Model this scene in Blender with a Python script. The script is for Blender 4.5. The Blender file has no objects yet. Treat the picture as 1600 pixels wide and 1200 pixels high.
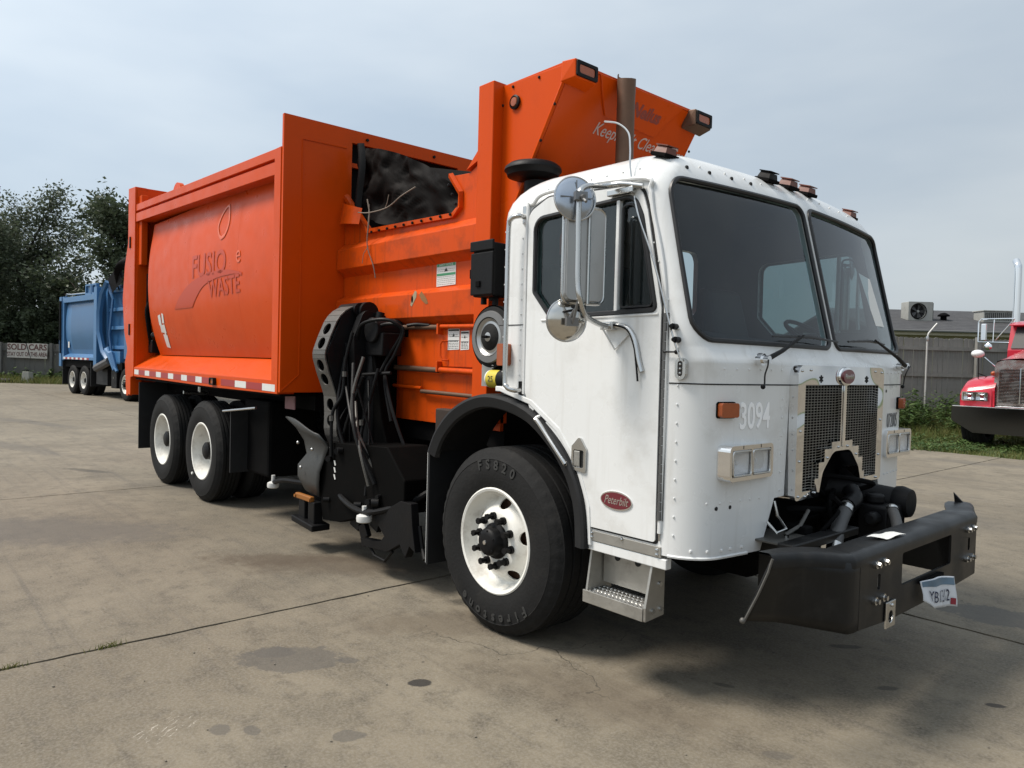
import bpy, bmesh, math, random
import numpy as np
from mathutils import noise as mnoise
from mathutils import Vector, Matrix
from mathutils.geometry import tessellate_polygon
random.seed(7); np.random.seed(7)
S = bpy.context.scene
COL = S.collection
RAD = math.radians
PI = math.pi

# ------------------------------------------------------------------ camera
cd = bpy.data.cameras.new('camera'); cam = bpy.data.objects.new('camera', cd); COL.objects.link(cam)
S.camera = cam
def cam_axes(yaw, pitch, roll):
    cy, sy, cp, sp = math.cos(yaw), math.sin(yaw), math.cos(pitch), math.sin(pitch)
    f = Vector((cy*cp, sy*cp, sp)); r = Vector((sy, -cy, 0)); u = r.cross(f)
    cr, sr = math.cos(roll), math.sin(roll)
    return cr*r + sr*u, -sr*r + cr*u, f
r_, u_, f_ = cam_axes(RAD(138.47), RAD(-1.618), RAD(1.496))
M = Matrix((r_, u_, -f_)).transposed().to_4x4(); M.translation = Vector((3.226, -3.949, 1.57))
cam.matrix_world = M
cd.sensor_width = 36; cd.lens = 25.92; cd.clip_end = 600; cd.clip_start = 0.05

# ------------------------------------------------------------------ sky and sun
SUN_EL, SUN_AZ = RAD(56), RAD(231)          # azimuth measured from +X anticlockwise: behind and to the right of the truck
w = bpy.data.worlds.new("World"); S.world = w; w.use_nodes = True
nt = w.node_tree; nt.nodes.clear()
def N(nt, t, **k):
    n = nt.nodes.new(t)
    for a, b in k.items(): setattr(n, a, b)
    return n
out = N(nt, 'ShaderNodeOutputWorld'); bg = N(nt, 'ShaderNodeBackground'); nt.links.new(bg.outputs[0], out.inputs[0])
sky = N(nt, 'ShaderNodeTexSky', sky_type='NISHITA', sun_disc=False, sun_elevation=SUN_EL, sun_rotation=PI/2-SUN_AZ,
        altitude=200, air_density=1.4, dust_density=3.5, ozone_density=1.5)
tc = N(nt, 'ShaderNodeTexCoord')
mp = N(nt, 'ShaderNodeMapping'); mp.inputs['Scale'].default_value = (1, 1, 3.2); nt.links.new(tc.outputs['Generated'], mp.inputs[0])
n1 = N(nt, 'ShaderNodeTexNoise'); n1.inputs['Scale'].default_value = 1.15; n1.inputs['Detail'].default_value = 5; n1.inputs['Roughness'].default_value = .5
nt.links.new(mp.outputs[0], n1.inputs['Vector'])
cr = N(nt, 'ShaderNodeValToRGB'); cr.color_ramp.elements[0].position = .33; cr.color_ramp.elements[1].position = .66
cr.color_ramp.elements[0].color = (4.6, 5.5, 6.5, 1); cr.color_ramp.elements[1].color = (7.3, 7.9, 8.3, 1)
nt.links.new(n1.outputs['Fac'], cr.inputs[0])
mx = N(nt, 'ShaderNodeMixRGB'); mx.inputs[0].default_value = .84
nt.links.new(sky.outputs[0], mx.inputs[1]); nt.links.new(cr.outputs[0], mx.inputs[2])
# thin haze is brighter on the sun's side of the sky
sdir0 = (math.cos(SUN_EL)*math.cos(SUN_AZ), math.cos(SUN_EL)*math.sin(SUN_AZ), math.sin(SUN_EL))
dt = N(nt, 'ShaderNodeVectorMath', operation='DOT_PRODUCT'); nt.links.new(tc.outputs['Generated'], dt.inputs[0]); dt.inputs[1].default_value = sdir0
gl_ = N(nt, 'ShaderNodeMapRange'); gl_.inputs[1].default_value = -.75; gl_.inputs[2].default_value = .95; gl_.inputs[3].default_value = .74; gl_.inputs[4].default_value = 1.85; nt.links.new(dt.outputs['Value'], gl_.inputs[0])
mg = N(nt, 'ShaderNodeMixRGB', blend_type='MULTIPLY'); mg.inputs[0].default_value = 1; nt.links.new(mx.outputs[0], mg.inputs[1]); nt.links.new(gl_.outputs[0], mg.inputs[2])
nt.links.new(mg.outputs[0], bg.inputs[0]); bg.inputs[1].default_value = .090
sd = bpy.data.lights.new('sun', 'SUN'); sd.energy = 5.0; sd.angle = RAD(20); sd.color = (1, .93, .84)
sun = bpy.data.objects.new('sun', sd); COL.objects.link(sun)
sdir = Vector((math.cos(SUN_EL)*math.cos(SUN_AZ), math.cos(SUN_EL)*math.sin(SUN_AZ), math.sin(SUN_EL)))
sun.rotation_euler = sdir.to_track_quat('Z', 'Y').to_euler(); sun.location = (0, 0, 20)
S.view_settings.view_transform = 'Standard'; S.view_settings.look = 'None'
S.view_settings.exposure = -0.10; S.view_settings.gamma = 1.0; S.view_settings.use_curve_mapping = False

# ------------------------------------------------------------------ materials
MATS = {}
def L(nt, a, b): nt.links.new(a, b)
def mat(name, col, rough=.5, metal=0, var=.0, vscale=3, dirt=0, dcol=(.06, .05, .04), dscale=6, bump=0, bscale=40, coat=0, spec=.5,
        streak=0, trans=0, alpha=1, emit=0, rvar=0, bdist=.01):
    if name in MATS: return MATS[name]
    m = bpy.data.materials.new(name); m.use_nodes = True; nt = m.node_tree
    b = nt.nodes['Principled BSDF']
    b.inputs['Roughness'].default_value = rough; b.inputs['Metallic'].default_value = metal
    b.inputs['Specular IOR Level'].default_value = spec
    b.inputs['Coat Weight'].default_value = coat; b.inputs['Coat Roughness'].default_value = .12
    if trans: b.inputs['Transmission Weight'].default_value = trans
    tc = N(nt, 'ShaderNodeTexCoord'); vec = tc.outputs['Object']
    src = None
    rgb = N(nt, 'ShaderNodeRGB'); rgb.outputs[0].default_value = (*col, 1); src = rgb.outputs[0]
    if var:
        n = N(nt, 'ShaderNodeTexNoise'); n.inputs['Scale'].default_value = vscale; n.inputs['Detail'].default_value = 6; L(nt, vec, n.inputs['Vector'])
        mr = N(nt, 'ShaderNodeMapRange'); mr.inputs[3].default_value = 1-var; mr.inputs[4].default_value = 1+var; L(nt, n.outputs['Fac'], mr.inputs[0])
        mu = N(nt, 'ShaderNodeMixRGB', blend_type='MULTIPLY'); mu.inputs[0].default_value = 1; L(nt, src, mu.inputs[1]); L(nt, mr.outputs[0], mu.inputs[2]); src = mu.outputs[0]
    if dirt or streak:
        n = N(nt, 'ShaderNodeTexNoise'); n.inputs['Scale'].default_value = dscale; n.inputs['Detail'].default_value = 9; n.inputs['Roughness'].default_value = .65; L(nt, vec, n.inputs['Vector'])
        mr = N(nt, 'ShaderNodeMapRange'); mr.inputs[1].default_value = .52; mr.inputs[2].default_value = .78; mr.inputs[4].default_value = dirt; L(nt, n.outputs['Fac'], mr.inputs[0])
        fac = mr.outputs[0]
        if streak:
            mp = N(nt, 'ShaderNodeMapping'); mp.inputs['Scale'].default_value = (9, 9, .55); L(nt, vec, mp.inputs[0])
            n2 = N(nt, 'ShaderNodeTexNoise'); n2.inputs['Scale'].default_value = 2.2; n2.inputs['Detail'].default_value = 7; L(nt, mp.outputs[0], n2.inputs['Vector'])
            m2 = N(nt, 'ShaderNodeMapRange'); m2.inputs[1].default_value = .56; m2.inputs[2].default_value = .8; m2.inputs[4].default_value = streak; L(nt, n2.outputs['Fac'], m2.inputs[0])
            mm = N(nt, 'ShaderNodeMath', operation='MAXIMUM'); L(nt, fac, mm.inputs[0]); L(nt, m2.outputs[0], mm.inputs[1]); fac = mm.outputs[0]
        mu = N(nt, 'ShaderNodeMixRGB'); L(nt, fac, mu.inputs[0]); L(nt, src, mu.inputs[1]); mu.inputs[2].default_value = (*dcol, 1); src = mu.outputs[0]
    L(nt, src, b.inputs['Base Color'])
    if rvar:
        n = N(nt, 'ShaderNodeTexNoise'); n.inputs['Scale'].default_value = 5; n.inputs['Detail'].default_value = 8; L(nt, vec, n.inputs['Vector'])
        mr = N(nt, 'ShaderNodeMapRange'); mr.inputs[1].default_value = .3; mr.inputs[2].default_value = .7; mr.inputs[3].default_value = max(.02, rough-rvar); mr.inputs[4].default_value = rough+rvar
        L(nt, n.outputs['Fac'], mr.inputs[0]); L(nt, mr.outputs[0], b.inputs['Roughness'])
    if bump:
        n = N(nt, 'ShaderNodeTexNoise'); n.inputs['Scale'].default_value = bscale; n.inputs['Detail'].default_value = 8; L(nt, vec, n.inputs['Vector'])
        bp = N(nt, 'ShaderNodeBump'); bp.inputs['Strength'].default_value = bump; bp.inputs['Distance'].default_value = bdist
        L(nt, n.outputs['Fac'], bp.inputs['Height']); L(nt, bp.outputs[0], b.inputs['Normal'])
    if emit: b.inputs['Emission Color'].default_value = (*col, 1); b.inputs['Emission Strength'].default_value = emit
    MATS[name] = m; return m
WHITE = mat('white_paint', (.68, .69, .685), .30, var=.03, vscale=1.3, dirt=.36, dcol=(.29, .26, .20), dscale=3.4, coat=.35, rvar=.12, streak=.30, bump=.10, bscale=2.3)
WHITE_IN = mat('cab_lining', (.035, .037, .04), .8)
ORANGE = mat('orange_paint', (.55, .062, .0025), .34, bump=.12, bscale=2.0, var=.11, vscale=.9, streak=.10, dirt=.30, dcol=(.30, .035, .006), dscale=2.0, coat=.03, rvar=.08, spec=.12)
ORANGE_G = mat('orange_grimy_paint', (.53, .061, .0025), .45, bump=.10, bscale=3, spec=.12, var=.12, vscale=1.4, dirt=.7, dcol=(.09, .028, .012), dscale=4.5, streak=.7, coat=.1, rvar=.12)
ORANGE_D = mat('faded_lettering', (.44, .040, .002), .34, spec=.2, coat=.06)
ORANGE_L = mat('pale_ghost_mark', (.64, .088, .008), .35, spec=.25, coat=.3)
BLACK = mat('black_paint', (.0055, .0055, .006), .5, spec=.16, var=.3, dirt=.3, dcol=(.016, .014, .012), dscale=7, rvar=.12, bump=.1, bscale=60)
BLACKF = mat('dark_frame', (.0035, .0035, .0037), .8, spec=.06, var=.4, dirt=.3, dcol=(.012, .010, .009), dscale=5)
BUMP = mat('bumper_black', (.0065, .0067, .007), .42, spec=.28, var=.25, vscale=5, streak=.35, dirt=.5, dcol=(.028, .026, .023), dscale=10, rvar=.12)
RUBBER = mat('tyre_rubber', (.0135, .0135, .0135), .75, spec=.15, var=.25, vscale=8, dirt=.4, dcol=(.034, .031, .027), dscale=5, bump=.25, bscale=50)
RUBL = mat('tyre_lettering', (.024, .024, .023), .6)
FEND = mat('fender_rubber', (.011, .0115, .0125), .6, spec=.3, var=.2, dirt=.3, dcol=(.035, .034, .032), dscale=6)
RIMW = mat('white_wheel_paint', (.72, .71, .66), .42, var=.06, dirt=.55, dcol=(.20, .15, .10), dscale=9)
CHROME = mat('chrome', (.80, .80, .80), .06, 1, rvar=.04)
GCHROME = mat('grille_chrome', (.74, .74, .74), .05, 1, bump=.55, bscale=5.0, bdist=.05)
for _n in GCHROME.node_tree.nodes:
    if _n.type == 'TEX_NOISE' and _n.inputs['Scale'].default_value == 5.0: _n.inputs['Detail'].default_value = 0.0; _n.inputs['Distortion'].default_value = .0
STEEL = mat('stainless', (.55, .55, .54), .25, 1, rvar=.1)
ALU = mat('weathered_aluminium', (.42, .41, .38), .45, .85, var=.25, vscale=9, dirt=.6, dcol=(.12, .11, .10), dscale=7, bump=.1)
GREYP = mat('worn_grey_steel', (.10, .096, .088), .5, .35, var=.4, vscale=5, dirt=.8, dcol=(.03, .028, .025), dscale=5, bump=.2)
MIRR = mat('mirror_glass', (.8, .8, .8), .02, 1)
AMBER = mat('amber_lens', (.30, .065, .012), .25, coat=.4, var=.2, vscale=30)
AMBER_D = mat('weathered_amber_lens', (.13, .035, .018), .45, var=.3, vscale=25)
REDL = mat('red_reflective', (.30, .02, .02), .35)
WHL = mat('white_reflective', (.62, .62, .60), .35, dirt=.3, dcol=(.3, .28, .25))
SEAL = mat('window_gasket', (.008, .008, .009), .45)
GAP = mat('dark_gap', (.01, .01, .01), .8)
BADGE = mat('maroon_badge', (.12, .012, .02), .3, coat=.4)
PAPER = mat('white_paper', (.75, .75, .72), .8, var=.05)
GREEN = mat('green_print', (.05, .25, .12), .6)
PRINT = mat('black_print', (.03, .03, .03), .6)
STACK = mat('rusty_exhaust', (.12, .066, .040), .55, .4, var=.3, vscale=8, dirt=.7, dcol=(.06, .035, .022), dscale=8)
YEL = mat('yellow_label', (.50, .40, .03), .5, dirt=.4)
RUB_SHADE = mat('rubber_and_shade_black', (.0035, .0028, .0026), .65, spec=.07, var=.4, dirt=.5, dcol=(.010, .006, .005), dscale=4, bump=.2, bscale=14)  # black rubber, and painted shade on the plate closing the bulkhead opening
OILY = mat('oily_black', (.0022, .0021, .0020), .7, spec=.05, dirt=.3, dcol=(.008, .006, .005))
AMBP = mat('amber_marker_paint', (.24, .085, .010), .5, dirt=.4)
BLUE = mat('blue_paint', (.040, .135, .29), .38, var=.12, vscale=1.2, dirt=.4, dcol=(.08, .14, .2), dscale=2.5, coat=.1)
BLUE_D = mat('blue_paint_panel', (.022, .095, .22), .38, var=.12, vscale=1.2, coat=.2)
RED = mat('red_paint', (.40, .008, .025), .25, var=.05, coat=.6, dirt=.15, dcol=(.45, .1, .1))
def glass(name, tint, fac, rough=.0):
    m = bpy.data.materials.new(name); m.use_nodes = True; nt = m.node_tree; nt.nodes.clear()
    o = N(nt, 'ShaderNodeOutputMaterial'); t = N(nt, 'ShaderNodeBsdfTransparent'); t.inputs[0].default_value = (*tint, 1)
    g = N(nt, 'ShaderNodeBsdfGlossy'); g.inputs['Roughness'].default_value = rough; g.inputs[0].default_value = (.95, .97, 1, 1)
    fr = N(nt, 'ShaderNodeFresnel'); ge = N(nt, 'ShaderNodeNewGeometry'); ior = N(nt, 'ShaderNodeMath', operation='MULTIPLY_ADD'); ior.inputs[1].default_value = 1/1.52-1.52; ior.inputs[2].default_value = 1.52; L(nt, ge.outputs['Backfacing'], ior.inputs[0]); L(nt, ior.outputs[0], fr.inputs[0])
    mr = N(nt, 'ShaderNodeMapRange'); mr.inputs[3].default_value = fac; mr.inputs[4].default_value = 1; L(nt, fr.outputs[0], mr.inputs[0])
    d = N(nt, 'ShaderNodeBsdfDiffuse'); d.inputs[0].default_value = (.30, .31, .31, 1)
    tc = N(nt, 'ShaderNodeTexCoord'); n = N(nt, 'ShaderNodeTexNoise'); n.inputs['Scale'].default_value = 3; n.inputs['Detail'].default_value = 6; L(nt, tc.outputs['Object'], n.inputs['Vector'])
    m2 = N(nt, 'ShaderNodeMapRange'); m2.inputs[1].default_value = .35; m2.inputs[2].default_value = .8; m2.inputs[3].default_value = .0; m2.inputs[4].default_value = .035; L(nt, n.outputs['Fac'], m2.inputs[0])
    mx0 = N(nt, 'ShaderNodeMixShader'); L(nt, m2.outputs[0], mx0.inputs[0]); L(nt, t.outputs[0], mx0.inputs[1]); L(nt, d.outputs[0], mx0.inputs[2])
    mx = N(nt, 'ShaderNodeMixShader'); L(nt, mr.outputs[0], mx.inputs[0]); L(nt, mx0.outputs[0], mx.inputs[1]); L(nt, g.outputs[0], mx.inputs[2]); L(nt, mx.outputs[0], o.inputs[0])
    return m
GLASS = glass('windscreen_glass', (.56, .66, .68), .0)
GLASS_S = glass('side_window_glass', (.50, .58, .58), .0)
LENS = glass('lamp_glass', (.95, .96, .97), .03)
REFL = mat('lamp_reflector', (.80, .81, .82), .35, .25)

# ------------------------------------------------------------------ mesh helpers
def P3(axis, u, v, t):
    return (t, u, v) if axis == 'x' else ((u, t, v) if axis == 'y' else (u, v, t))
class MB:
    def __init__(s): s.v = []; s.f = []; s.m = []; s.cm = 0
    def add(s, vs, fs):
        o = len(s.v); s.v.extend(tuple(a) for a in vs); s.f.extend(tuple(o+i for i in f) for f in fs); s.m.extend([s.cm]*len(fs)); return s
    def box(s, x0, x1, y0, y1, z0, z1):
        vs = [(x, y, z) for x in (x0, x1) for y in (y0, y1) for z in (z0, z1)]
        return s.add(vs, [(0, 1, 3, 2), (4, 6, 7, 5), (0, 4, 5, 1), (2, 3, 7, 6), (0, 2, 6, 4), (1, 5, 7, 3)])
    def hexa(s, v8):    # bottom 4, top 4
        return s.add(v8, [(3, 2, 1, 0), (4, 5, 6, 7), (0, 1, 5, 4), (1, 2, 6, 5), (2, 3, 7, 6), (3, 0, 4, 7)])
    def obox(s, c, half, rot):
        c = Vector(c); R = rot.to_3x3() if hasattr(rot, 'to_3x3') else rot
        vs = [c + R @ Vector((sx*half[0], sy*half[1], sz*half[2])) for sx in (-1, 1) for sy in (-1, 1) for sz in (-1, 1)]
        return s.add(vs, [(0, 1, 3, 2), (4, 6, 7, 5), (0, 4, 5, 1), (2, 3, 7, 6), (0, 2, 6, 4), (1, 5, 7, 3)])
    def tube(s, pts, r, seg=8, caps=True, closed=False):
        pts = [Vector(p) for p in pts]; n = len(pts); rs = r if isinstance(r, (list, tuple)) else [r]*n
        vs = []; up = None
        for i, p in enumerate(pts):
            if closed: d = pts[(i+1) % n]-pts[i-1]
            else: d = pts[min(i+1, n-1)]-pts[max(i-1, 0)]
            d.normalize()
            if up is None: up = d.orthogonal().normalized()
            up = (up - d*up.dot(d)); up = up.normalized() if up.length > 1e-6 else d.orthogonal().normalized()
            q = d.cross(up)
            for k in range(seg):
                a = 2*PI*k/seg; vs.append(p + (up*math.cos(a)+q*math.sin(a))*rs[i])
        fs = []
        for i in range(n if closed else n-1):
            j = (i+1) % n
            for k in range(seg): fs.append((i*seg+k, i*seg+(k+1) % seg, j*seg+(k+1) % seg, j*seg+k))
        if caps and not closed: fs.append(tuple(range(seg-1, -1, -1))); fs.append(tuple((n-1)*seg+k for k in range(seg)))
        return s.add(vs, fs)
    def cyl(s, a, b, r, seg=20, r2=None): return s.tube([a, b], [r, r if r2 is None else r2], seg)
    def lathe(s, prof, o=(0, 0, 0), ax='y', seg=48, closed=False):   # prof (r, h)
        vs = []; n = len(prof)
        for r, h in prof:
            for k in range(seg):
                a = 2*PI*k/seg; c, q = r*math.cos(a), r*math.sin(a)
                p = (c, h, q) if ax == 'y' else ((h, c, q) if ax == 'x' else (c, q, h))
                vs.append((p[0]+o[0], p[1]+o[1], p[2]+o[2]))
        fs = [(i*seg+k, i*seg+(k+1) % seg, ((i+1) % n)*seg+(k+1) % seg, ((i+1) % n)*seg+k) for i in range(n if closed else n-1) for k in range(seg)]
        if not closed:
            if prof[0][0] > 1e-5: pass
        return s.add(vs, fs)
    def plate(s, outer, axis, a, b, holes=(), fn=None):
        loops = [list(outer)]+[list(h) for h in holes]
        flat = [p for l in loops for p in l]; n = len(flat)
        tris = tessellate_polygon([[Vector((p[0], p[1], 0)) for p in l] for l in loops])
        if fn: vs = [fn(p[0], p[1], a) for p in flat]+[fn(p[0], p[1], b) for p in flat]
        else: vs = [P3(axis, p[0], p[1], a) for p in flat]+[P3(axis, p[0], p[1], b) for p in flat]
        fs = [tuple(t) for t in tris]+[tuple(n+i for i in reversed(t)) for t in tris]
        o = 0
        for l in loops:
            m = len(l)
            for i in range(m): fs.append((o+i, o+(i+1) % m, n+o+(i+1) % m, n+o+i))
            o += m
        return s.add(vs, fs)
    def grid(s, fn, nu, nv, closed_u=False):
        vs = [fn(i/(nu-1) if not closed_u else i/nu, j/(nv-1)) for j in range(nv) for i in range(nu)]
        fs = []
        for j in range(nv-1):
            for i in range(nu if closed_u else nu-1):
                k = (i+1) % nu; fs.append((j*nu+i, j*nu+k, (j+1)*nu+k, (j+1)*nu+i))
        return s.add(vs, fs)
    def sphere(s, c, r, seg=10, rings=6, sc=(1, 1, 1)):
        prof = [(r*math.sin(PI*i/rings), r*math.cos(PI*i/rings)) for i in range(rings+1)]
        vs = []
        for rr, h in prof:
            for k in range(seg):
                a = 2*PI*k/seg; vs.append((c[0]+sc[0]*rr*math.cos(a), c[1]+sc[1]*rr*math.sin(a), c[2]+sc[2]*h))
        return s.add(vs, [(i*seg+k, i*seg+(k+1) % seg, (i+1)*seg+(k+1) % seg, (i+1)*seg+k) for i in range(rings) for k in range(seg)])
    def mesh(s, name, mats, smooth=40, merge=True):
        me = bpy.data.meshes.new(name); me.from_pydata(s.v, [], s.f)
        mats = mats if isinstance(mats, (list, tuple)) else [mats]
        for m in mats: me.materials.append(m)
        me.polygons.foreach_set('material_index', s.m)
        bm = bmesh.new(); bm.from_mesh(me)
        if merge: bmesh.ops.remove_doubles(bm, verts=bm.verts, dist=1e-5)
        bmesh.ops.recalc_face_normals(bm, faces=bm.faces); bm.to_mesh(me); bm.free()
        if smooth:
            me.polygons.foreach_set('use_smooth', [True]*len(me.polygons)); me.set_sharp_from_angle(angle=RAD(smooth))
        me.update(); return me
def link(name, me, parent=None):
    o = bpy.data.objects.new(name, me); COL.objects.link(o)
    if parent: o.parent = parent
    return o
def part(name, mb, m, parent=None, smooth=40, bevel=0, label=None):
    o = link(name, mb.mesh(name, m, smooth), parent)
    if bevel:
        b = o.modifiers.new('bevel', 'BEVEL'); b.width = bevel; b.segments = 2; b.limit_method = 'ANGLE'; b.angle_limit = RAD(35); b.harden_normals = False
    if label: o['label'] = label
    return o
def thing(name, label, cat, loc=(0, 0, 0), rz=0, group=None):
    o = bpy.data.objects.new(name, None); COL.objects.link(o); o.location = loc; o.rotation_euler = (0, 0, rz)
    o['label'] = label; o['category'] = cat
    if group: o['group'] = group
    return o
def tag(o, label, cat, group=None):
    o['label'] = label; o['category'] = cat
    if group: o['group'] = group
    return o
def clone(o, parent, off=None, mirror_y=False):
    c = o.copy(); COL.objects.link(c); c.parent = parent
    if off: c.location = Vector(o.location)+Vector(off)
    return c
def struct(o): o['kind'] = 'structure'; return o
def fillet(pts, seg=5):
    """pts (u, v, r): rounded polygon"""
    out = []; n = len(pts)
    for i, p in enumerate(pts):
        r = p[2] if len(p) > 2 else 0; P = Vector(p[:2])
        if r <= 0: out.append((P.x, P.y)); continue
        A = Vector(pts[i-1][:2])-P; B = Vector(pts[(i+1) % n][:2])-P
        la, lb = A.length, B.length; A.normalize(); B.normalize()
        ang = A.angle(B); t = min(r/math.tan(ang/2), la*.48, lb*.48); r2 = t*math.tan(ang/2)
        c = P+(A+B).normalized()*(r2/math.sin(ang/2)); p0, p1 = P+A*t, P+B*t
        a0 = math.atan2(p0.y-c.y, p0.x-c.x); a1 = math.atan2(p1.y-c.y, p1.x-c.x)
        d = (a1-a0+PI) % (2*PI)-PI
        for k in range(seg+1): a = a0+d*k/seg; out.append((c.x+r2*math.cos(a), c.y+r2*math.sin(a)))
    return out
def circ2(u, v, r, n=20, r2=None): return [(u+r*math.cos(2*PI*k/n), v+(r2 or r)*math.sin(2*PI*k/n)) for k in range(n)]
def rrect(u0, u1, v0, v1, r, seg=5): return fillet([(u0, v0, r), (u1, v0, r), (u1, v1, r), (u0, v1, r)], seg)
def densify(pts, d):
    out = []; n = len(pts)
    for i in range(n):
        a, b = Vector(pts[i]), Vector(pts[(i+1) % n]); k = max(1, int((b-a).length/d))
        for j in range(k): q = a.lerp(b, j/k); out.append(tuple(q))
    return out
def spline(pts, n=8):
    pts = [Vector(p) for p in pts]; P = [pts[0]]+pts+[pts[-1]]; out = []
    for i in range(1, len(P)-2):
        a, b, c, d = P[i-1:i+3]
        for k in range(n):
            t = k/n; out.append(.5*((2*b)+(c-a)*t+(2*a-5*b+4*c-d)*t*t+(-a+3*b-3*c+d)*t**3))
    out.append(pts[-1]); return out
def boolean(o, cutter_mb, op='DIFFERENCE', solver='EXACT'):
    c = bpy.data.objects.new('cut', cutter_mb.mesh('cut', GAP, 0)); COL.objects.link(c)
    md = o.modifiers.new('b', 'BOOLEAN'); md.object = c; md.operation = op; md.solver = solver
    dg = bpy.context.evaluated_depsgraph_get(); me = bpy.data.meshes.new_from_object(o.evaluated_get(dg))
    o.modifiers.clear(); o.data = me
    bpy.data.objects.remove(c)
    me.polygons.foreach_set('use_smooth', [True]*len(me.polygons)); me.set_sharp_from_angle(angle=RAD(35)); me.update()
def text(name, s, size, M4, m, parent=None, ext=.0015, shear=0, space=1.0, sx=1.0, align='CENTER', fn=None, bold=0):
    cu = bpy.data.curves.new('t', 'FONT'); cu.body = s; cu.size = size; cu.extrude = ext; cu.shear = shear; cu.space_character = space
    cu.align_x = align; cu.align_y = 'CENTER'; cu.resolution_u = 3; cu.offset = bold
    t = bpy.data.objects.new('t', cu); COL.objects.link(t)
    dg = bpy.context.evaluated_depsgraph_get(); me = bpy.data.meshes.new_from_object(t.evaluated_get(dg)); bpy.data.objects.remove(t)
    me.transform(Matrix.Diagonal((sx, 1, 1, 1))); me.transform(M4)
    if fn:
        bm = bmesh.new(); bm.from_mesh(me); zz = [v.co.z for v in bm.verts]; yy = [v.co.y for v in bm.verts]
        for k in range(1, int((max(zz)-min(zz))/.025)+1):
            bmesh.ops.bisect_plane(bm, geom=bm.verts[:]+bm.edges[:]+bm.faces[:], plane_co=(0, 0, min(zz)+k*.025), plane_no=(0, 0, 1))
        if max(yy)-min(yy) > .05:
            for k in range(1, int((max(yy)-min(yy))/.03)+1):
                bmesh.ops.bisect_plane(bm, geom=bm.verts[:]+bm.edges[:]+bm.faces[:], plane_co=(0, min(yy)+k*.03, 0), plane_no=(0, 1, 0))
        bm.to_mesh(me); bm.free()
        for v in me.vertices: v.co = fn(v.co)
    me.materials.clear(); me.materials.append(m)
    return link(name, me, parent)
def basis(o, ux, uy):   # text frame: x dir, y dir, origin
    ux, uy = Vector(ux).normalized(), Vector(uy).normalized(); uz = ux.cross(uy)
    m = Matrix((ux, uy, uz)).transposed().to_4x4(); m.translation = Vector(o); return m

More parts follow.
